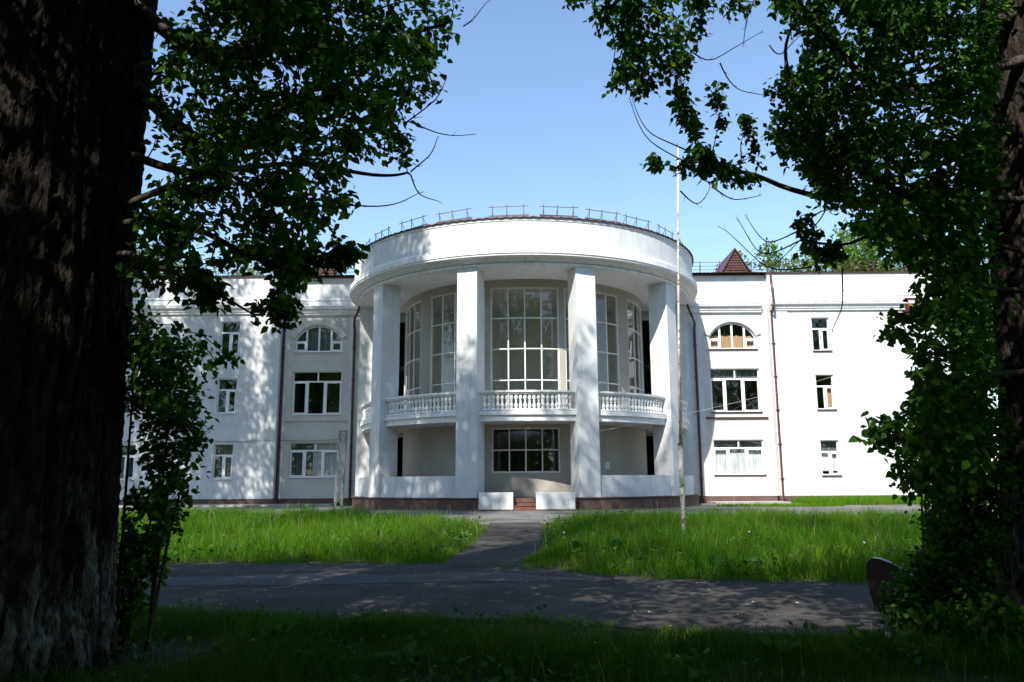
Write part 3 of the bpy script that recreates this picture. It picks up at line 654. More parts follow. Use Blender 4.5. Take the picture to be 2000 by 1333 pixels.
bx, by = 3.98, 9.35
BN = empty('park_bench', (bx+.3, by, 0), 'dark brown park bench with rounded end panels half hidden by the bush at right', 'bench')
def endpanel(y):
    out = [(-.02, .22), (-.05, .42), (-.03, .56), (.04, .615), (.14, .61), (.34, .545), (.43, .48), (.455, .42), (.43, .36), (.33, .35), (.17, .33), (.16, .24), (.15, .05), (.14, 0), (.03, 0)]
    mb = MB(); mb.extrude([(bx+x, z) for x, z in out], y, y+.12); o = mb.build('end_panel', 'bench', BN)
    bv = o.modifiers.new('bevel', 'BEVEL'); bv.width = .012; bv.segments = 2
endpanel(by); endpanel(by+1.5)
for k in range(3): MB().box(bx+.13+k*.105, bx+.225+k*.105, by+.121, by+1.499, .385, .415).build('seat_slat', 'benchslat', BN)
BN.rotation_euler.z = R(-48); BN.scale = (.9, .9, .93)

#@@TREES
# ------------------------------------------------------------------ leaves and trees
LEAF = np.array([[0, 0, 0], [.36, .30, .07], [.28, .58, .06], [0, 1, -.03], [-.28, .58, .06], [-.36, .30, .07]], float)
LQ = np.array([[0, 1, 2, 3], [0, 3, 4, 5]])
def frames(dirs, nrm):
    y = dirs/np.linalg.norm(dirs, axis=1, keepdims=True); x = np.cross(y, nrm); x /= np.linalg.norm(x, axis=1, keepdims=True)+1e-9
    z = np.cross(x, y); return np.stack([x, y, z], 1)       # rows = axes
def leaves_mesh(name, pos, dirs, nrm, size):
    Fm = frames(dirs, nrm); v = (np.einsum('kj,njc->nkc', LEAF, Fm)*size[:, None, None])+pos[:, None, :]
    n = len(pos); q = (LQ[None]+(np.arange(n)*6)[:, None, None]).reshape(-1, 4)
    return npmesh(name, v.reshape(-1, 3), q)
leaf_me = npmesh('leaf', LEAF, LQ); leaf_me.materials.append(M['leaf'])
def visible(P):
    """rough test: does the point fall inside the photograph's field of view"""
    d = P-np.array([0, 0, CAM_Z]); cy = d[:, 1]*math.cos(PITCH)+d[:, 2]*math.sin(PITCH); uz = -d[:, 1]*math.sin(PITCH)+d[:, 2]*math.cos(PITCH)
    return (cy > .3) & (np.abs(d[:, 0]/np.maximum(cy, .1)) < .655) & (np.abs(uz/np.maximum(cy, .1)) < .44), cy
def trunk(mb_name, base, top, r0, r1, parent, m, ridges=True, na=330, nz=330, flare=.35, seed=0):
    base, top = Vector(base), Vector(top); H = (top-base).length; v = []
    for j in range(nz+1):
        f = (j/nz)**1.5; c = base.lerp(top, f); h = f*H
        rr = r0+(r1-r0)*f+flare*math.exp(-max(h, 0)/.55)
        for i in range(na):
            a = 2*PI*i/na; k = 1
            if ridges:
                ca, sa = math.cos(a), math.sin(a)
                lob = noise.noise((ca*1.6+seed, sa*1.6, h*.25))*.16+math.exp(-h/.7)*.16*noise.noise((ca*2.6, sa*2.6+seed, h*.3))
                n1 = 1-abs(noise.noise((ca*9+seed, sa*9, h*1.3+.6*noise.noise((ca*3, sa*3, h*2)))))*2.2
                n2 = 1-abs(noise.noise((ca*22+.5*noise.noise((ca*8, sa*8, h*9)), sa*22+seed, h*4.6)))*2
                k = 1+lob+.066*n1+.030*n2+.012*noise.noise((ca*50, sa*50, h*16+seed))
            v.append((c.x+rr*k*math.cos(a), c.y+rr*k*math.sin(a), c.z))
    q = [(j*na+i, j*na+(i+1) % na, (j+1)*na+(i+1) % na, (j+1)*na+i) for j in range(nz) for i in range(na)]
    me = npmesh(mb_name, v, q); me.shade_smooth(); return link(mb_name, me, m, parent)
def in_poly(px, py, poly):
    x, y = np.asarray(px), np.asarray(py); ins = np.zeros(len(x), bool); n = len(poly)
    for i in range(n):
        x0, y0 = poly[i]; x1, y1 = poly[(i+1) % n]
        c = ((y0 > y) != (y1 > y)) & (x < (x1-x0)*(y-y0)/((y1-y0) or 1e-9)+x0); ins ^= c
    return ins
class Foliage:
    """twigs that grow out from the main branches to the places where the tree carries leaves"""
    def __init__(s, nodes): s.nodes = [Vector(p) for p in nodes]; s.tw = MB(); s.P = []; s.D = []; s.N = []; s.S = []
    def grow(s, targets, nleaf=16, size=.075, rtw=.006, length=.38, droop=.35, spread=.06, bare=0.):
        targets = [Vector(t) for t in targets]; arr = np.array([tuple(n) for n in s.nodes]); T = np.array([tuple(t) for t in targets])
        dist = np.array([np.min(np.sum((arr-t)**2, 1)) for t in T]); order = np.argsort(dist)
        buf = np.zeros((len(arr)+len(T)*3, 3)); buf[:len(arr)] = arr; cnt = len(arr)
        for k in order:
            t = targets[k]; d2 = np.sum((buf[:cnt]-T[k])**2, 1); a = Vector(buf[int(np.argmin(d2))]); L_ = (t-a).length
            if L_ < .03: continue
            mid = a.lerp(t, .5)+Vector((random.uniform(-.1, .1), random.uniform(-.1, .1), random.uniform(.0, .14)))*L_
            r_ = rtw*(1+min(3, L_)*.9); pts = [a, a.lerp(mid, .55), mid, mid.lerp(t, .55), t]
            s.tw.tube(pts, [r_, r_*.85, r_*.7, r_*.55, r_*.3], 4, False)
            for q_ in (mid, t): buf[cnt] = q_; cnt += 1
            if random.random() < bare: continue
            d = (t-mid).normalized(); m = max(3, int(nleaf*random.uniform(.6, 1.3)))
            ln = min(length, L_*1.0)*random.uniform(.7, 1.2)
            for i in range(m):
                f = (i+random.random())/m; side = 1 if i % 2 else -1
                p = t-d*ln*f+Vector((random.gauss(0, spread), random.gauss(0, spread), random.gauss(0, spread)))
                lat = d.cross(Vector((0, 0, 1))); lat = lat.normalized() if lat.length > .1 else Vector((1, 0, 0))
                ld = d*.5+lat*side*random.uniform(.4, 1.1)+Vector((random.gauss(0, .3), random.gauss(0, .3), -droop-random.random()*.5))
                s.P.append(p); s.D.append(ld); s.N.append((random.gauss(0, .6), random.gauss(-.35, .6), random.gauss(.55, .5))); s.S.append(size*random.uniform(.65, 1.3))
    def finish(s, parent, singles=300, m='leaf'):
        P = np.array([tuple(p) for p in s.P]); D = np.array([tuple(d) for d in s.D]); N = np.array(s.N); Z = np.array(s.S)
        if s.tw.v: s.tw.build('twig', 'twig', parent, kind='stuff')
        sel = np.zeros(len(P), bool)
        if singles:
            vis, cy = visible(P); sc = np.where(vis, Z/np.maximum(cy, .3), 0); idx = np.argsort(-sc)[:singles]; idx = idx[sc[idx] > 0]; sel[idx] = True
            Fm = frames(D[idx], N[idx]); wl = world_loc(parent)
            for i, k in enumerate(idx):
                o = bpy.data.objects.new('leaf', leaf_me); COL.objects.link(o); o.parent = parent
                Mx = Matrix([[*(Fm[i][:, r]*Z[k]), 0] for r in range(3)]+[[0, 0, 0, 1]])
                Mx.translation = Vector(P[k])-wl; o.matrix_basis = Mx
        k = ~sel; link('foliage', leaves_mesh('foliage', P[k], D[k], N[k], Z[k]), m, parent, kind='stuff')
def sample_region(poly, n, y0, y1, thin=0.):
    """points of a leafy region outlined as seen in the photograph, each at its own depth between y0 and y1"""
    xs = [p[0] for p in poly]; ysx = [p[1] for p in poly]; out = []
    while len(out) < n:
        px = rng.uniform(min(xs), max(xs), 4*n); py = rng.uniform(min(ysx), max(ysx), 4*n); ok = in_poly(px, py, poly)
        for a, b in zip(px[ok], py[ok]):
            if thin and noise.noise((a/70, b/70, 5.5))*.5+.5 < thin*random.uniform(.6, 1.4): continue
            out.append(from_photo(a, b, y=random.uniform(y0, y1)))
            if len(out) >= n: break
    return out
def limb(parent, pts, r0, r1, n=8, m='twig', name='branch'):
    P = [Vector(p) for p in pts]; fine = []
    for i in range(len(P)-1):
        for k in range(6):
            f = k/6; a, b = P[max(i-1, 0)], P[min(i+2, len(P)-1)]
            c0, c1 = P[i], P[i+1]; t0, t1 = (c1-a)*.5, (b-c0)*.5
            q_ = c0*(2*f**3-3*f*f+1)+t0*(f**3-2*f*f+f)+c1*(-2*f**3+3*f*f)+t1*(f**3-f*f); fine.append(q_+Vector((noise.noise(q_*1.7), noise.noise(q_*1.7+Vector((5, 5, 5))), noise.noise(q_*1.7+Vector((9, 9, 9)))))*.07)
    fine.append(P[-1]); rr = [r0+(r1-r0)*(i/(len(fine)-1))**.8 for i in range(len(fine))]
    mb = MB(); mb.tube(fine, rr, n)
    if r0 < .02:
        for k in range(2, len(fine)-1, 3):
            d = (fine[k+1]-fine[k]).normalized(); e_ = Vector((random.gauss(0, 1), random.gauss(0, .6), random.gauss(0, 1))).normalized()
            mb.tube([fine[k], fine[k]+(d+e_*.9)*random.uniform(.02, .07)], [rr[k]*.5, rr[k]*.25], 4, False)
    mb.build(name, m, parent, True); return fine

W = from_photo
def cloud(c, rad, n, size, seed=0, holes=.0, hscale=.25):
    """leaf positions clumped in an ellipsoid crown"""
    c = np.array(c, float); rad = np.array(rad, float); out = np.zeros((0, 3)); r_ = np.random.default_rng(seed)
    while len(out) < n:
        d = r_.normal(size=(n, 3)); d /= np.linalg.norm(d, axis=1, keepdims=True); rr = r_.uniform(0, 1, (n, 1))**(1/2.2)
        p = d*rr*rad+c
        keep = np.array([noise.noise((q[0]*hscale+seed, q[1]*hscale, q[2]*hscale)) > holes-.12 for q in p]) if holes > -1 else np.ones(n, bool)
        out = np.concatenate([out, p[keep]])
    out = out[:n]; D = r_.normal(size=(n, 3)); D[:, 2] -= .5; N = r_.normal(size=(n, 3)); return out, D, N, size*r_.uniform(.6, 1.3, n)
def crown(parent, parts, m='farleaf', name='foliage'):
    P, D, N, Z = [np.concatenate(a) for a in zip(*parts)]
    return link(name, leaves_mesh(name, P, D, N, Z), m, parent, kind='stuff')

# --- the big poplar at the left
TL = empty('poplar_tree', (-4.15, 6.6, 0), 'huge dark poplar trunk at the left edge with deeply furrowed bark and leafy boughs', 'tree')
trunk('trunk', (-4.22, 6.6, -.15), (-4.50, 6.9, 9.8), .84, .74, TL, 'barkwhite', seed=3, flare=.10)
mb = MB(); mb.tube([(-4.42, 6.9, 9.6), (-4.4, 7, 16), (-4.2, 8, 24), (-4.0, 9.4, 33)], [.72, .5, .3, .06], 12); mb.build('upper_trunk', 'bark', TL, True)
nodes = []
for pts, r0 in [([(-3.6, 6.9, 5.2), W(430, 290, y=7.0), W(540, 215, y=7.2), W(700, 120, y=7.4), W(880, 40, y=7.6)], .055),
                ([(-3.5, 6.7, 4.4), W(400, 330, y=6.8), W(560, 320, y=6.9), W(720, 345, y=7.0), W(800, 340, y=7.1)], .035),
                ([(-3.5, 6.7, 3.9), W(420, 330, y=6.6), W(500, 370, y=6.6), W(600, 390, y=6.6), W(690, 400, y=6.7)], .028),
                ([(-3.6, 6.8, 6.0), W(420, 120, y=6.6), W(560, 20, y=6.8), W(720, -80, y=7.2)], .06),
                ([(-3.4, 6.6, 3.7), W(370, 440, y=6.2), W(470, 490, y=6.2), W(560, 520, y=6.3), W(660, 500, y=6.4)], .026),
                ([(-3.4, 6.5, 3.4), W(330, 520, y=6.0), W(420, 570, y=6.0), W(500, 620, y=6.1)], .022),
                ([(-3.7, 6.7, 7.2), W(500, -120, y=5.4), W(700, -200, y=4.8)], .08),
                ([(-3.7, 6.7, 8.2), W(600, -200, y=8.4), W(900, -260, y=9.2)], .08)]:
    nodes += limb(TL, pts, r0*1.3, r0*.3)
for p in [[W(790, 245, y=7.1), W(850, 200, y=7.1), W(872, 150, y=7.1)], [W(800, 240, y=7.1), W(860, 265, y=7.1), W(928, 262, y=7.1)],
          [W(800, 340, y=7.1), W(845, 310, y=7.1), W(858, 268, y=7.1)], [W(690, 402, y=6.7), W(780, 395, y=6.7), W(828, 375, y=6.7)], [W(800, 345, y=7.1), W(822, 380, y=7.1), W(862, 397, y=7.1)],
          [W(900, 45, y=7.6), W(930, 30, y=7.6), W(958, 2, y=7.6)], [W(475, 375, y=6.7), W(560, 385, y=6.7), W(600, 378, y=6.7)]]:
    limb(TL, p, .009, .003, 5)
FL = Foliage(nodes)
POLY_L = [(250, -30), (360, -30), (372, 30), (330, 60), (300, 130), (285, 300), (250, 560), (300, 560), (330, 520), (420, 540), (470, 520), (560, 530), (640, 460), (650, 430), (700, 395), (725, 350), (770, 340), (800, 270), (815, 225), (850, 190), (870, 110), (915, 50), (900, -30)]
FL.grow(sample_region(POLY_L, 470, 5.4, 8.3, .34), 20, .082)
FL.grow(sample_region([(380, -30), (560, -30), (760, -30), (760, 80), (640, 200), (560, 330), (420, 330), (380, 200)], 140, 5.2, 8.4), 18, .084)
FL.grow(sample_region([(640, 60), (780, 60), (860, 90), (840, 180), (760, 230), (640, 200)], 50, 6.4, 7.8), 20, .075)
FL.grow(sample_region([(480, 480), (560, 470), (640, 470), (700, 480), (690, 515), (640, 530), (590, 545), (585, 600), (560, 640), (500, 625), (470, 600), (540, 590), (530, 540)], 95, 6.1, 6.6), 15, .072, spread=.04, length=.22)
FL.grow(sample_region([(250, 540), (420, 540), (440, 585), (390, 595), (300, 570), (250, 590)], 26, 5.9, 6.5), 14, .072, spread=.04)
FL.grow(sample_region([(250, 600), (320, 610), (375, 660), (460, 700), (430, 715), (350, 690), (330, 760), (345, 800), (245, 800)], 44, 6.6, 7.3), 15, .072, spread=.05)
FL.grow(sample_region([(-100, -700), (1050, -700), (900, -40), (-100, -40)], 520, 4.6, 9.0), 22, .09)
FL.grow([Vector((random.uniform(-7, 2.0), random.uniform(-3, 6), random.uniform(6.0, 9.5))) for _ in range(430)], 26, .13, length=.6, spread=.25)
FL.finish(TL, 300)
crown(TL, [cloud((-4.4, 5.0, 11.5), (5.0, 4.2, 2.6), 11000, .15, 11, -.02, .5), cloud((-2.8, 7, 17.5), (6, 4.2, 4.5), 8500, .18, 12, .02, .35), cloud((-4.8, 9.5, 31.0), (4.8, 4.4, 6.0), 8500, .23, 13, .04, .5)])

# --- the tree at the right
TR = empty('poplar_tree', (5.75, 8.55, 0), 'dark poplar trunk at the right edge with long leafy branches reaching over the flagpole', 'tree')
trunk('trunk', (5.75, 8.55, -.15), (6.35, 8.9, 9.5), .56, .42, TR, 'barkwhite', seed=9, flare=.42)
nodes = []
for pts, r0 in [([(6.0, 8.7, 5.0), W(1900, 420, y=8.4), W(1780, 395, y=8.2), W(1620, 385, y=8.0), W(1480, 350, y=7.9), W(1370, 330, y=7.8)], .05),
                ([(6.0, 8.6, 4.6), W(1790, 380, y=7.6), W(1650, 310, y=7.4), W(1560, 210, y=7.3), W(1535, 100, y=7.2), W(1560, 20, y=7.2)], .035),
                ([(6.0, 8.6, 3.9), W(1780, 440, y=7.6), W(1640, 480, y=7.4), W(1560, 460, y=7.4), W(1610, 412, y=7.4)], .02),
                ([(6.2, 8.7, 7.0), W(1750, 60, y=7.6), W(1500, -60, y=7.4), W(1300, -40, y=7.3), W(1180, 20, y=7.2)], .06),
                ([(5.9, 8.4, 6.2), W(1740, 180, y=7.4), W(1640, 100, y=7.2), W(1560, 0, y=7.0)], .05),
                ([(5.9, 8.3, 3.4), W(1850, 560, y=7.6), W(1790, 620, y=7.4), W(1730, 650, y=7.3)], .03),
                ([(5.8, 8.3, 2.6), W(1850, 740, y=7.4), W(1790, 790, y=7.2), W(1700, 850, y=7.0)], .03),
                ([(6.3, 8.7, 8.2), W(1600, -260, y=6.2), W(1250, -240, y=5.6)], .08)]:
    nodes += limb(TR, pts, r0*1.3, r0*.3)
W2 = lambda x, y, d=7.4: W(x, y, y=d)
for p in [[W2(1345, 285), W2(1275, 258), W2(1235, 195)], [W2(1360, 310), W2(1275, 275), W2(1228, 190)], [W2(1350, 95), W2(1400, 112), W2(1490, 60)], [W2(1500, 90), W2(1530, 105), W2(1585, 45)],
          [W2(1330, 365), W2(1360, 392), W2(1388, 355)], [W2(1395, 360), W2(1430, 385), W2(1488, 380)], [W2(1575, 470), W2(1480, 492), W2(1437, 425)], [W2(1560, 455), W2(1490, 470), W2(1455, 420)],
          [W2(1590, 520), W2(1490, 515), W2(1402, 442)], [W2(1190, 50), W2(1200, 90), W2(1190, 148)], [W2(1410, 120), W2(1440, 170), W2(1490, 185)], [W2(1644, 520), W2(1640, 600), W2(1625, 652)],
          [W2(1470, 0), W2(1452, 40), W2(1450, 92)], [W2(1540, 105), W2(1520, 200), W2(1485, 270)], [W2(1625, 392, 7.9), W2(1580, 460), W2(1500, 520)]]:
    limb(TR, p, .009, .003, 5)
FR = Foliage(nodes)
FR.grow(sample_region([(1110, -30), (1112, 35), (1190, 60), (1215, 110), (1190, 175), (1225, 195), (1290, 180), (1350, 120), (1390, 60), (1385, -30)], 150, 6.9, 7.6), 18, .070, spread=.045, length=.3)
FR.grow(sample_region([(1310, 130), (1340, 130), (1350, 210), (1375, 290), (1430, 330), (1540, 380), (1480, 365), (1380, 350), (1310, 335), (1270, 315), (1270, 295), (1330, 310), (1350, 290), (1310, 215)], 90, 7.2, 7.8), 15, .070, spread=.035, length=.24)
FR.grow(sample_region([(1380, 145), (1420, 140), (1420, 215), (1400, 270), (1385, 245)], 14, 7.3, 7.5), 12, .068, spread=.03, length=.25)
FR.grow(sample_region([(1435, 225), (1475, 215), (1475, 280), (1490, 320), (1440, 320)], 16, 7.3, 7.6), 12, .068, spread=.03, length=.25)
FR.grow(sample_region([(1500, -20), (1550, 60), (1580, 120), (1510, 145), (1510, 230), (1500, 280), (1570, 340), (1620, 390), (1660, 400), (1700, 300), (1640, 100), (1600, -20)], 300, 6.6, 8.4), 20, .072, spread=.05)
POLY_R = [(1640, -30), (1660, 200), (1660, 380), (1650, 440), (1700, 470), (1800, 530), (1790, 600), (1770, 640), (1780, 700), (1800, 780), (1790, 880), (1780, 960), (1925, 960), (1935, 500), (1960, -30)]
FR.grow(sample_region([(1930, -30), (1925, 960), (2040, 960), (2040, -30)], 90, 9.4, 10.4), 20, .08)
FR.grow(sample_region(POLY_R, 780, 6.0, 9.3), 22, .080)
FR.grow(sample_region([(1550, 415), (1580, 405), (1600, 450), (1640, 475), (1645, 515), (1600, 520), (1570, 490)], 26, 7.2, 7.6), 14, .072, spread=.04, length=.25)
FR.grow(sample_region([(1405, -20), (1500, -20), (1480, 15), (1430, 25)], 18, 7.3, 7.6), 12, .068)
FR.grow(sample_region([(1700, 620), (1790, 600), (1800, 680), (1760, 700), (1720, 660)], 14, 6.6, 7.2), 11, .082, spread=.05, length=.25)
FR.grow(sample_region([(1690, 850), (1800, 780), (1800, 960), (1740, 980), (1740, 900)], 34, 6.4, 7.0), 11, .082, spread=.06, length=.25)
FR.grow(sample_region([(1050, -700), (2100, -700), (2100, -40), (1150, -40)], 520, 4.6, 9.5), 22, .09)
FR.grow([Vector((random.uniform(1.5, 9), random.uniform(-3, 6), random.uniform(6.0, 9.5))) for _ in range(600)], 26, .13, length=.6, spread=.25)
FR.finish(TR, 300)
mb = MB(); mb.tube([(6.35, 8.9, 9.3), (6.5, 9, 13), (6.6, 9.2, 18)], [.43, .3, .05], 10); mb.build('upper_trunk', 'bark', TR, True)
crown(TR, [cloud((6.8, 8.6, 13), (5, 4.5, 5), 9000, .16, 21, -.02)])

# --- bushes
def bush(name, base, label, cat, blobs, n, size, stems=7, m='leaf', singles=0, seed=1):
    T = empty(name, base, label, cat); bs = Vector(base); r_ = random.Random(seed); nodes = []
    for k in range(stems):
        c, rad = blobs[k % len(blobs)]; t = Vector(c)+Vector((r_.uniform(-.5, .5)*rad[0], r_.uniform(-.5, .5)*rad[1], r_.uniform(-.1, .7)*rad[2]))
        st = bs+Vector((r_.uniform(-.15, .15), r_.uniform(-.15, .15), 0)); md = st.lerp(t, .5)+Vector((0, 0, .15))
        pts = [st, st.lerp(md, .5), md, md.lerp(t, .5), t]; MB().tube(pts, [.018, .015, .012, .009, .004], 5).build('stem', 'twig', T); nodes += pts
    F = Foliage(nodes); tg = []
    for c, rad in blobs:
        k = int(n*rad[0]*rad[2]/sum(b[1][0]*b[1][2] for b in blobs))
        for _ in range(k):
            d = Vector((r_.gauss(0, 1), r_.gauss(0, 1), r_.gauss(0, 1))).normalized()*(r_.random()**.45)
            p = Vector(c)+Vector((d.x*rad[0], d.y*rad[1], d.z*rad[2])); p.z = max(p.z, .08); tg.append(p)
    F.grow(tg, 13, size, .004, .3, .1, .055); F.finish(T, singles, m); return T
bush('shrub', (-3.42, 7.3, 0), 'young leafy poplar shoots rising beside the left trunk in front of the left wing', 'shrub',
     [((-3.35, 7.4, 2.45), (.40, .5, .50)), ((-3.22, 7.4, 1.85), (.32, .4, .42)), ((-3.33, 7.4, 1.3), (.30, .5, .40)), ((-3.45, 7.4, .75), (.24, .4, .45)), ((-3.5, 7.3, .3), (.2, .3, .25))], 420, .064, seed=5, singles=60)
bush('shrub', (4.6, 7.8, 0), 'dense dark leafy bush around the foot of the right trunk hiding part of the bench', 'shrub',
     [((4.18, 7.9, .45), (.42, .5, .42)), ((4.35, 8.0, .95), (.42, .5, .50)), ((4.15, 7.6, .15), (.60, .5, .25)), ((4.42, 7.8, 1.75), (.38, .5, .75)), ((3.66, 7.7, .32), (.26, .3, .28)), ((3.85, 7.9, .5), (.2, .3, .2)), ((4.0, 7.1, .22), (.5, .4, .22))], 900, .064, stems=12, seed=6, singles=60)
bush('shrub', (4.9, 9.6, 0), 'tall leafy shoots silhouetted against the sunlit right wing', 'shrub',
     [((4.72, 9.2, 1.65), (.42, .3, .55)), ((5.0, 9.3, 2.3), (.40, .3, .5)), ((4.85, 9.0, 1.1), (.35, .3, .45))], 200, .072, stems=8, seed=8, singles=60)

# --- trees that rise behind the building
def simple_tree(name, x, y, h, r, label, group, n, size, seed, m='farleaf', sub=5, z0=.0, trunk_r=.3, lo=.35):
    T = empty(name, (x, y, z0), label, 'tree', group); r_ = random.Random(seed)
    MB().tube([(x, y, z0), (x+.1, y, z0+h*.4), (x-.1, y+.1, z0+h*.9)], [trunk_r, trunk_r*.75, .05], 8).build('trunk', 'bark', T, True)
    mb = MB(); parts = []
    for k in range(sub):
        a = 2*PI*k/sub+seed; f = r_.uniform(lo+.1, .92); rr = r*(1.05-f*.6); c = (x+math.cos(a)*rr*.55, y+math.sin(a)*rr*.55, z0+h*f)
        mb.tube([(x, y, z0+h*f*.7), ((x+c[0])/2, (y+c[1])/2, z0+h*f*.88), c], [trunk_r*.4, trunk_r*.25, .03], 5)
        parts.append(cloud(c, (rr*.62, rr*.62, h*.17), n//sub, size, seed*7+k, -.02, .6/rr*2))
    parts.append(cloud((x, y, z0+h*.66), (r*.7, r*.7, h*.32), n//2, size, seed*7+99, .0, .5))
    mb.build('bough', 'bark', T); crown(T, parts, m); return T
bgs = [(-22, 62, 19.5, 5.0), (-16.6, 63, 17.7, 4.4), (-28, 60, 19, 5), (-33, 58, 20, 5), (17.5, 64, 18.2, 3.6), (22.5, 63, 18.6, 4.6), (28, 62, 20.0, 4.8), (33.5, 60, 21, 5), (37, 50, 19, 5.5), (31, 48, 17, 4.6), (42, 46, 19, 6)]
lbs = ['bright green tree top seen behind the left wing roof, second from the portico', 'lowest bright green tree top above the left wing roof nearest the portico', 'sunlit tree behind the left wing glimpsed through the leaves', 'tall tree behind the far end of the left wing',
       'small bright green tree top just right of the brown dormer', 'round bright green tree top in the middle above the right wing roof', 'large sunlit tree behind the far end of the right wing', 'tall tree behind the right tree boughs beyond the wing',
       'green tree standing beyond the end of the right wing', 'shorter green tree close to the end of the right wing', 'broad green tree at the far right beyond the building']
for i, (x, y, h, r) in enumerate(bgs): simple_tree('background_tree', x, y, h+1.4, r*1.1, lbs[i], 'trees behind the building', 8000, .26, 30+i, sub=6)
# --- the avenue of tall poplars to the left of the picture: they throw the dappled shade on the left wing
av = [(-18.3, 29.5, 30, 3.4, 13000, .45), (-22.8, 31, 30, 4.2, 11500, .4), (-28, 31, 31, 4.6, 11500, .4), (-13.0, 20, 39.5, 4.5, 16000, .5), (-11.0, 13.5, 32, 4.2, 8500, .55), (-17.8, 25, 37, 3.7, 12000, .5)]
pos = ['nearest the left wing', 'second from the left wing', 'farthest to the left', 'standing between lawn and left poplar', 'closest to the big left poplar', 'in the middle of the row, tallest crown']
for i, (x, y, h, r, n, lo) in enumerate(av):
    simple_tree('avenue_poplar', x, y, h, r, 'tall avenue poplar beyond the left edge, '+pos[i], 'avenue poplars beyond the left edge', n, .22, 60+i, sub=8, trunk_r=.4, lo=lo)
# --- the park behind the photographer: keeps the foreground in shade, shows in the window panes
gr = [(-15, -4, 18, 5.5), (-9.8, -4.5, 19, 5.2), (-4.6, -5.5, 16, 5), (1.2, -6.0, 18, 4.8), (7.5, -5, 17, 5), (13, -4, 16, 5), (-14, 5, 15, 4.5), (-11, 1, 17, 4.5), (-12, -14, 25, 6), (-3, -15, 25, 6.5), (8, -15, 24, 6.5), (18, -11, 22, 6), (-21, -10, 24, 6.5), (12.5, 5, 15, 4.5),
      (-28, -3, 24, 6.5), (-35, 5, 23, 6.5), (-38, 18, 23, 6.5), (27, -4, 24, 6.5), (34, 7, 23, 6.5), (39, 21, 22, 6), (-22.5, 1, 23, 5)]
adj = 'broad slim rounded ragged dense airy lopsided tall dark pale spreading drooping open heavy narrow bushy forked leaning billowing knotty feathery'.split()
for i, (x, y, h, r) in enumerate(gr):
    simple_tree('park_tree', x, y, h, r, 'park tree with a %s crown behind the viewpoint, reflected in the windows' % adj[i], 'park trees behind the viewpoint', 13000 if i < 8 else 8000, .24, 80+i, sub=9, lo=.05)

# added wood, never in view: keeps bright sky out of the window reflections
n = 64000; wx = rng.uniform(-120, 95, n); wh = 24+5*np.sin(wx*.21)+3*np.sin(wx*.53+1); wz = rng.uniform(0, 1, n)**.8*wh; wy = -40+rng.normal(size=n)*2.5
D = rng.normal(size=(n, 3)); N = rng.normal(size=(n, 3))
o = link('sky_blocking_wood', leaves_mesh('sky_blocking_wood', np.c_[wx, wy, wz], D, N, rng.uniform(.5, .95, n)), 'leaf', None, kind='stuff'); o['label'] = 'unseen wood added behind the viewpoint to block sky reflections'

# ------------------------------------------------------------------ grass
def blades(name, P, Hh, Wd, lean=.35, m='grass'):
    n = len(P); a = rng.uniform(0, 2*PI, n); b = rng.uniform(0, 2*PI, n); h = Hh*rng.uniform(.45, 1.25, n); w_ = Wd*rng.uniform(.7, 1.3, n); l = h*lean*rng.uniform(.1, 1.6, n)
    ux, uy = np.cos(a)*w_/2, np.sin(a)*w_/2; lx_, ly_ = np.cos(b)*l, np.sin(b)*l
    x, y, z = P.T; v = np.empty((n, 6, 3))
    v[:, 0] = np.c_[x-ux, y-uy, z]; v[:, 1] = np.c_[x+ux, y+uy, z]
    v[:, 2] = np.c_[x+ux*.8+lx_*.3, y+uy*.8+ly_*.3, z+h*.55]; v[:, 3] = np.c_[x-ux*.8+lx_*.3, y-uy*.8+ly_*.3, z+h*.55]
    v[:, 4] = np.c_[x+ux*.15+lx_, y+uy*.15+ly_, z+h]; v[:, 5] = np.c_[x-ux*.15+lx_, y-uy*.15+ly_, z+h]
    q = (np.array([[0, 1, 2, 3], [3, 2, 4, 5]])[None]+(np.arange(n)*6)[:, None, None]).reshape(-1, 4)
    return link(name, npmesh(name, v.reshape(-1, 3), q), m, None, kind='stuff')
gzv = lambda x, y: ZG*(lambda t: t*t*(3-2*t))(np.clip((y-17)/17, 0, 1))
def nz(x, y, s, o=0.): return np.array([noise.noise((a*s, b*s, o)) for a, b in zip(x, y)])
def field(n, x0, x1, y0, y1, test, dens_noise=.0):
    x = rng.uniform(x0, x1, n); y = rng.uniform(y0, y1, n); ok = test(x, y); x, y = x[ok], y[ok]
    return x, y
rf = lambda x: np.interp(x, *zip(*ROAD_F)); rn = lambda x: np.interp(x, *zip(*ROAD_N)); cn = lambda x: np.interp(x, *zip(*CT_N))
pl = lambda y: np.interp(y, *zip(*PL)); pr = lambda y: np.interp(y, *zip(*PR))
def lawn(x, y):
    e = .10*np.sin(x*3.1)+.08*np.sin(x*7.7+y*2)
    return (y > rf(x)+.05+e) & (y < cn(x)-.1+e*2) & ~((x > pl(y)-.04+e*.5) & (x < pr(y)+.04-e*.5) & (y < 26.5))
X, Y = field(330000, -14.5, 15, 11.4, 31.6, lawn)
n1 = nz(X, Y, .45); n2 = nz(X, Y, 1.7, 4); n3 = nz(X, Y, 6.0, 2)
keep = rng.uniform(0, 1, len(X)) < .66+.5*n2+.5*n3; X, Y, n1, n2, n3 = X[keep], Y[keep], n1[keep], n2[keep], n3[keep]
edge = np.clip(np.minimum(np.minimum(Y-rf(X), cn(X)-Y+.2), np.where((Y < 26.5), np.minimum(np.abs(X-pl(Y)), np.abs(X-pr(Y))), 9))/1.2, .12, 1)
mid = (X > pl(Y)-.3) & (X < pr(Y)+.3) & (Y > 23); Hh = (.31+.24*n1+.22*n2+.22*n3)*np.where(mid, .35, 1)*edge**.6
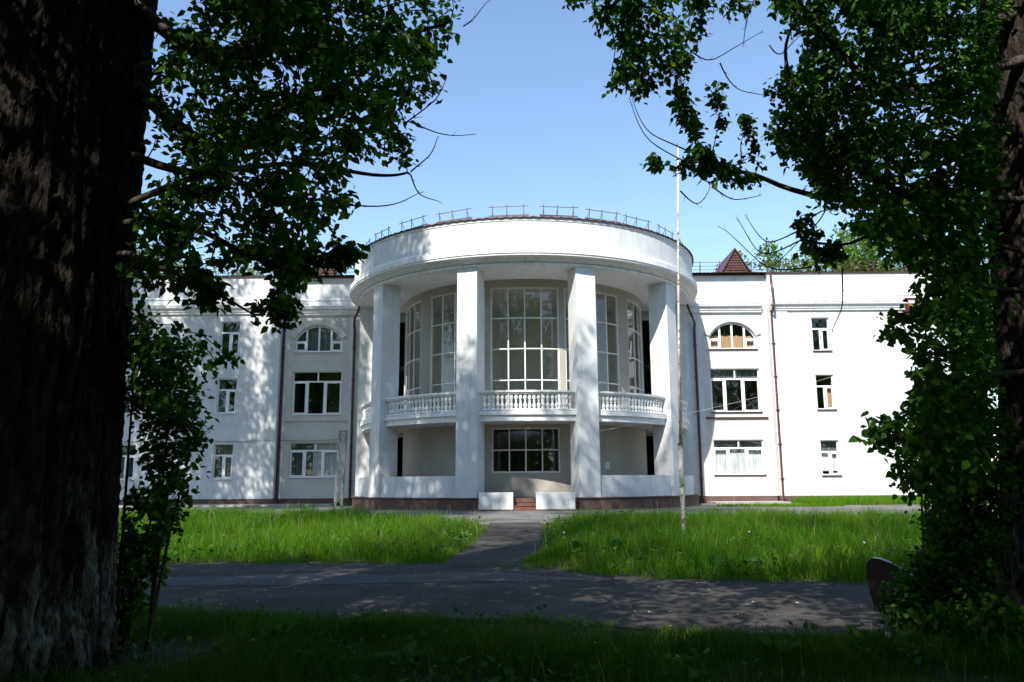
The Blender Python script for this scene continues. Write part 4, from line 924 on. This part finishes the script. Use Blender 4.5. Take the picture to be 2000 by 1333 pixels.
blades('grass', np.c_[X, Y, gzv(X, Y)], np.clip(Hh, .05, .6), .013, .4)
X, Y = field(9000, -14, 13.5, 12.5, 31, lawn); k = nz(X, Y, .5, 8) > .02; X, Y = X[k], Y[k]
blades('tall_grass', np.c_[X, Y, gzv(X, Y)], np.full(len(X), .55), .011, .3)
X, Y = field(120000, -6.5, 6.5, 3.6, 10.4, lambda x, y: (y < rn(x)-.02+.12*np.sin(x*5)+.1*np.sin(x*11)))
n1 = nz(X, Y, .8); k = rng.uniform(0, 1, len(X)) < .75+.7*n1; X, Y, n1 = X[k], Y[k], n1[k]
e = np.clip((rn(X)-Y)/.7, .2, 1)
blades('grass', np.c_[X, Y, gzv(X, Y)], np.clip((.15+.16*n1)*e+.02, .03, .32), .0075, .5, 'shadedgrass')
X, Y = field(9000, 15.0, 24.5, 39.5, 44.3, lambda x, y: y > 39.6+.3*np.sin(x*1.7)); blades('grass', np.c_[X, Y, gzv(X, Y)], np.full(len(X), .38), .03, .4)
X, Y = field(2600, 9.6, 15.5, 36.5, 39, lambda x, y: y > 37.6+.4*np.sin(x*1.3)); blades('grass', np.c_[X, Y, gzv(X, Y)], np.full(len(X), .16), .03, .5)

# --- weeds with broad leaves, dandelions, litter
WL = np.array([[0, 0, 0], [.22, .25, .05], [.26, .6, .08], [0, 1, -.1], [-.26, .6, .08], [-.22, .25, .05]])
def weed(x, y, s, label, n=11):
    z = gz(x, y); T = empty('broadleaf_weed', (x, y, z), label, 'weed', 'broad-leaved weeds in the grass')
    for k in range(n):
        a = random.uniform(0, 2*PI); el = random.uniform(.35, 1.1); d = Vector((math.cos(a)*math.cos(el), math.sin(a)*math.cos(el), math.sin(el)))
        up = Vector((0, 0, 1)); xx = d.cross(up).normalized(); zz = xx.cross(d); L_ = s*random.uniform(.7, 1.2)
        b0 = Vector((x, y, z+.02)); st = b0+d*L_*.5
        v = [st+xx*p[0]*L_+d*p[1]*L_+zz*p[2]*L_-Vector((0, 0, .25*p[1]**2*L_)) for p in WL]
        mb = MB(); mb.add(v, [(0, 1, 2, 3), (0, 3, 4, 5)]); mb.tube([b0, st], .004, 3, False); mb.build('leaf', 'weed', T)
wd = [(1.25, 16.3, 'low dark weed in the right lawn nearest the path'), (2.1, 16.9, 'broad weed in the right lawn between path and flagpole'), (1.9, 15.9, 'wide leafed weed close to the road edge of the right lawn'), (2.9, 17.1, 'large weed cluster a little left of the flagpole foot'),
      (-.9, 6.55, 'large pale leafed weed at the bottom centre left of the picture'), (.35, 6.6, 'bluish broad leafed weed at the bottom centre'), (2.1, 6.7, 'weed in the dark foreground grass toward the bush'), (2.9, 6.9, 'light green weed at the bottom right beside the bush'), (-2.2, 7.6, 'weed in the dark grass beside the left trunk'), (3.15, 7.2, 'tall weed touching the foreground bush'), (-1.6, 7.9, 'weed at the near edge of the road left of centre')]
for x, y, l in wd: weed(x, y, .20 if y < 10 else .30, l)
def dandelion(x, y, h, label, yellow=False):
    z = gz(x, y); T = empty('dandelion', (x, y, z), label, 'dandelion', 'dandelions in the grass')
    MB().tube([(x, y, z), (x+.01, y, z+h*.6), (x+.02, y-.01, z+h)], .003, 4).build('stem', 'weed', T)
    c = Vector((x+.02, y-.01, z+h)); mb = MB()
    if yellow: mb.lathe([(.006, -.01), (.02, .0), (.024, .008), (.01, .014)], 9, tuple(c)); mb.build('flower', 'yellow', T)
    else:
        for k in range(60):
            d = Vector((random.gauss(0, 1), random.gauss(0, 1), random.gauss(0, 1))).normalized(); mb.tube([c, c+d*.022], .0005, 3, False)
            e_ = c+d*.023; mb.add([e_+d.orthogonal()*.006, e_-d.orthogonal()*.006, e_+d.cross(d.orthogonal())*.006], [(0, 1, 2)])
        mb.build('seed_head', 'puff', T)
for x, y, h, l, ye in [(5.9, 13.9, .42, 'upper white dandelion clock in the right lawn near the bench', False), (5.85, 13.2, .34, 'lower white dandelion clock in the right lawn near the bench', False), (4.7, 16.5, .45, 'dandelion clock in the right lawn right of the flagpole', False),
                       (3.05, 6.9, .2, 'dandelion clock in the dark foreground by the bush', False), (-1.55, 7.95, .2, 'yellow dandelion at the near road edge left of centre', True), (-2.35, 7.3, .1, 'yellow dandelion beside the left trunk', True), (.65, 7.0, .12, 'yellow dandelion in the middle of the foreground grass', True), (1.0, 17.5, .4, 'dandelion clock in the right lawn beside the path', False)]:
    dandelion(x, y, h, l, ye)
mb = MB()
for k in range(260):
    x = random.uniform(-6, 6); y = random.uniform(float(rn(x)), float(rf(x))); s = random.uniform(.008, .026); a = random.random()*6; z = gz(x, y)+.016
    mb.add([(x+s*math.cos(a), y+s*math.sin(a), z), (x+s*.6*math.cos(a+1.6), y+s*.6*math.sin(a+1.6), z+.006), (x+s*math.cos(a+3.1), y+s*math.sin(a+3.1), z), (x+s*.6*math.cos(a+4.7), y+s*.6*math.sin(a+4.7), z+.003)], [(0, 1, 2, 3)])
mb.build('litter', 'litter', kind='stuff')
# low clover and plantain leaves between the blades, and dry stalks with seed heads
X, Y = field(16000, -14, 14, 11.6, 30, lawn); k = nz(X, Y, .7, 21) > .06; X, Y = X[k], Y[k]; n = len(X)
D = rng.normal(size=(n, 3)); D[:, 2] = abs(D[:, 2])*.5+.1; N = rng.normal(size=(n, 3))*.4; N[:, 2] += 1
link('clover', leaves_mesh('clover', np.c_[X, Y, gzv(X, Y)+rng.uniform(.05, .28, n)], D, N, rng.uniform(.05, .14, n)), 'weed', None, kind='stuff')
X, Y = field(4000, -6, 6, 4.5, 9.8, lambda x, y: y < rn(x)-.1); k = nz(X, Y, .9, 31) > .02; X, Y = X[k], Y[k]; n = len(X)
D = rng.normal(size=(n, 3)); D[:, 2] = abs(D[:, 2])*.5+.1; N = rng.normal(size=(n, 3))*.4; N[:, 2] += 1
link('clover', leaves_mesh('clover', np.c_[X, Y, gzv(X, Y)+rng.uniform(.03, .16, n)], D, N, rng.uniform(.03, .09, n)), 'weed', None, kind='stuff')
X, Y = field(900, -14, 14, 11.6, 31, lawn); blades('dry_stalks', np.c_[X, Y, gzv(X, Y)], np.full(len(X), .68), .010, .3, 'straw')
X, Y = field(160, -5, 5, 5, 9.5, lambda x, y: y < rn(x)-.05); blades('dry_stalks', np.c_[X, Y, gzv(X, Y)], np.full(len(X), .32), .005, .5, 'straw')
# tufts that creep over the road edges
for fn, y0, y1, hh in ((rf, 11.2, 15.6, .10), (rn, 7.3, 10.4, .07)):
    X, Y = field(60000, -12, 8, y0, y1, lambda x, y: np.abs(y-fn(x)) < .22); k = nz(X, Y, 2.2, 41) > .12; X, Y = X[k], Y[k]
    blades('grass', np.c_[X, Y, gzv(X, Y)], np.full(len(X), hh), .008, .6)
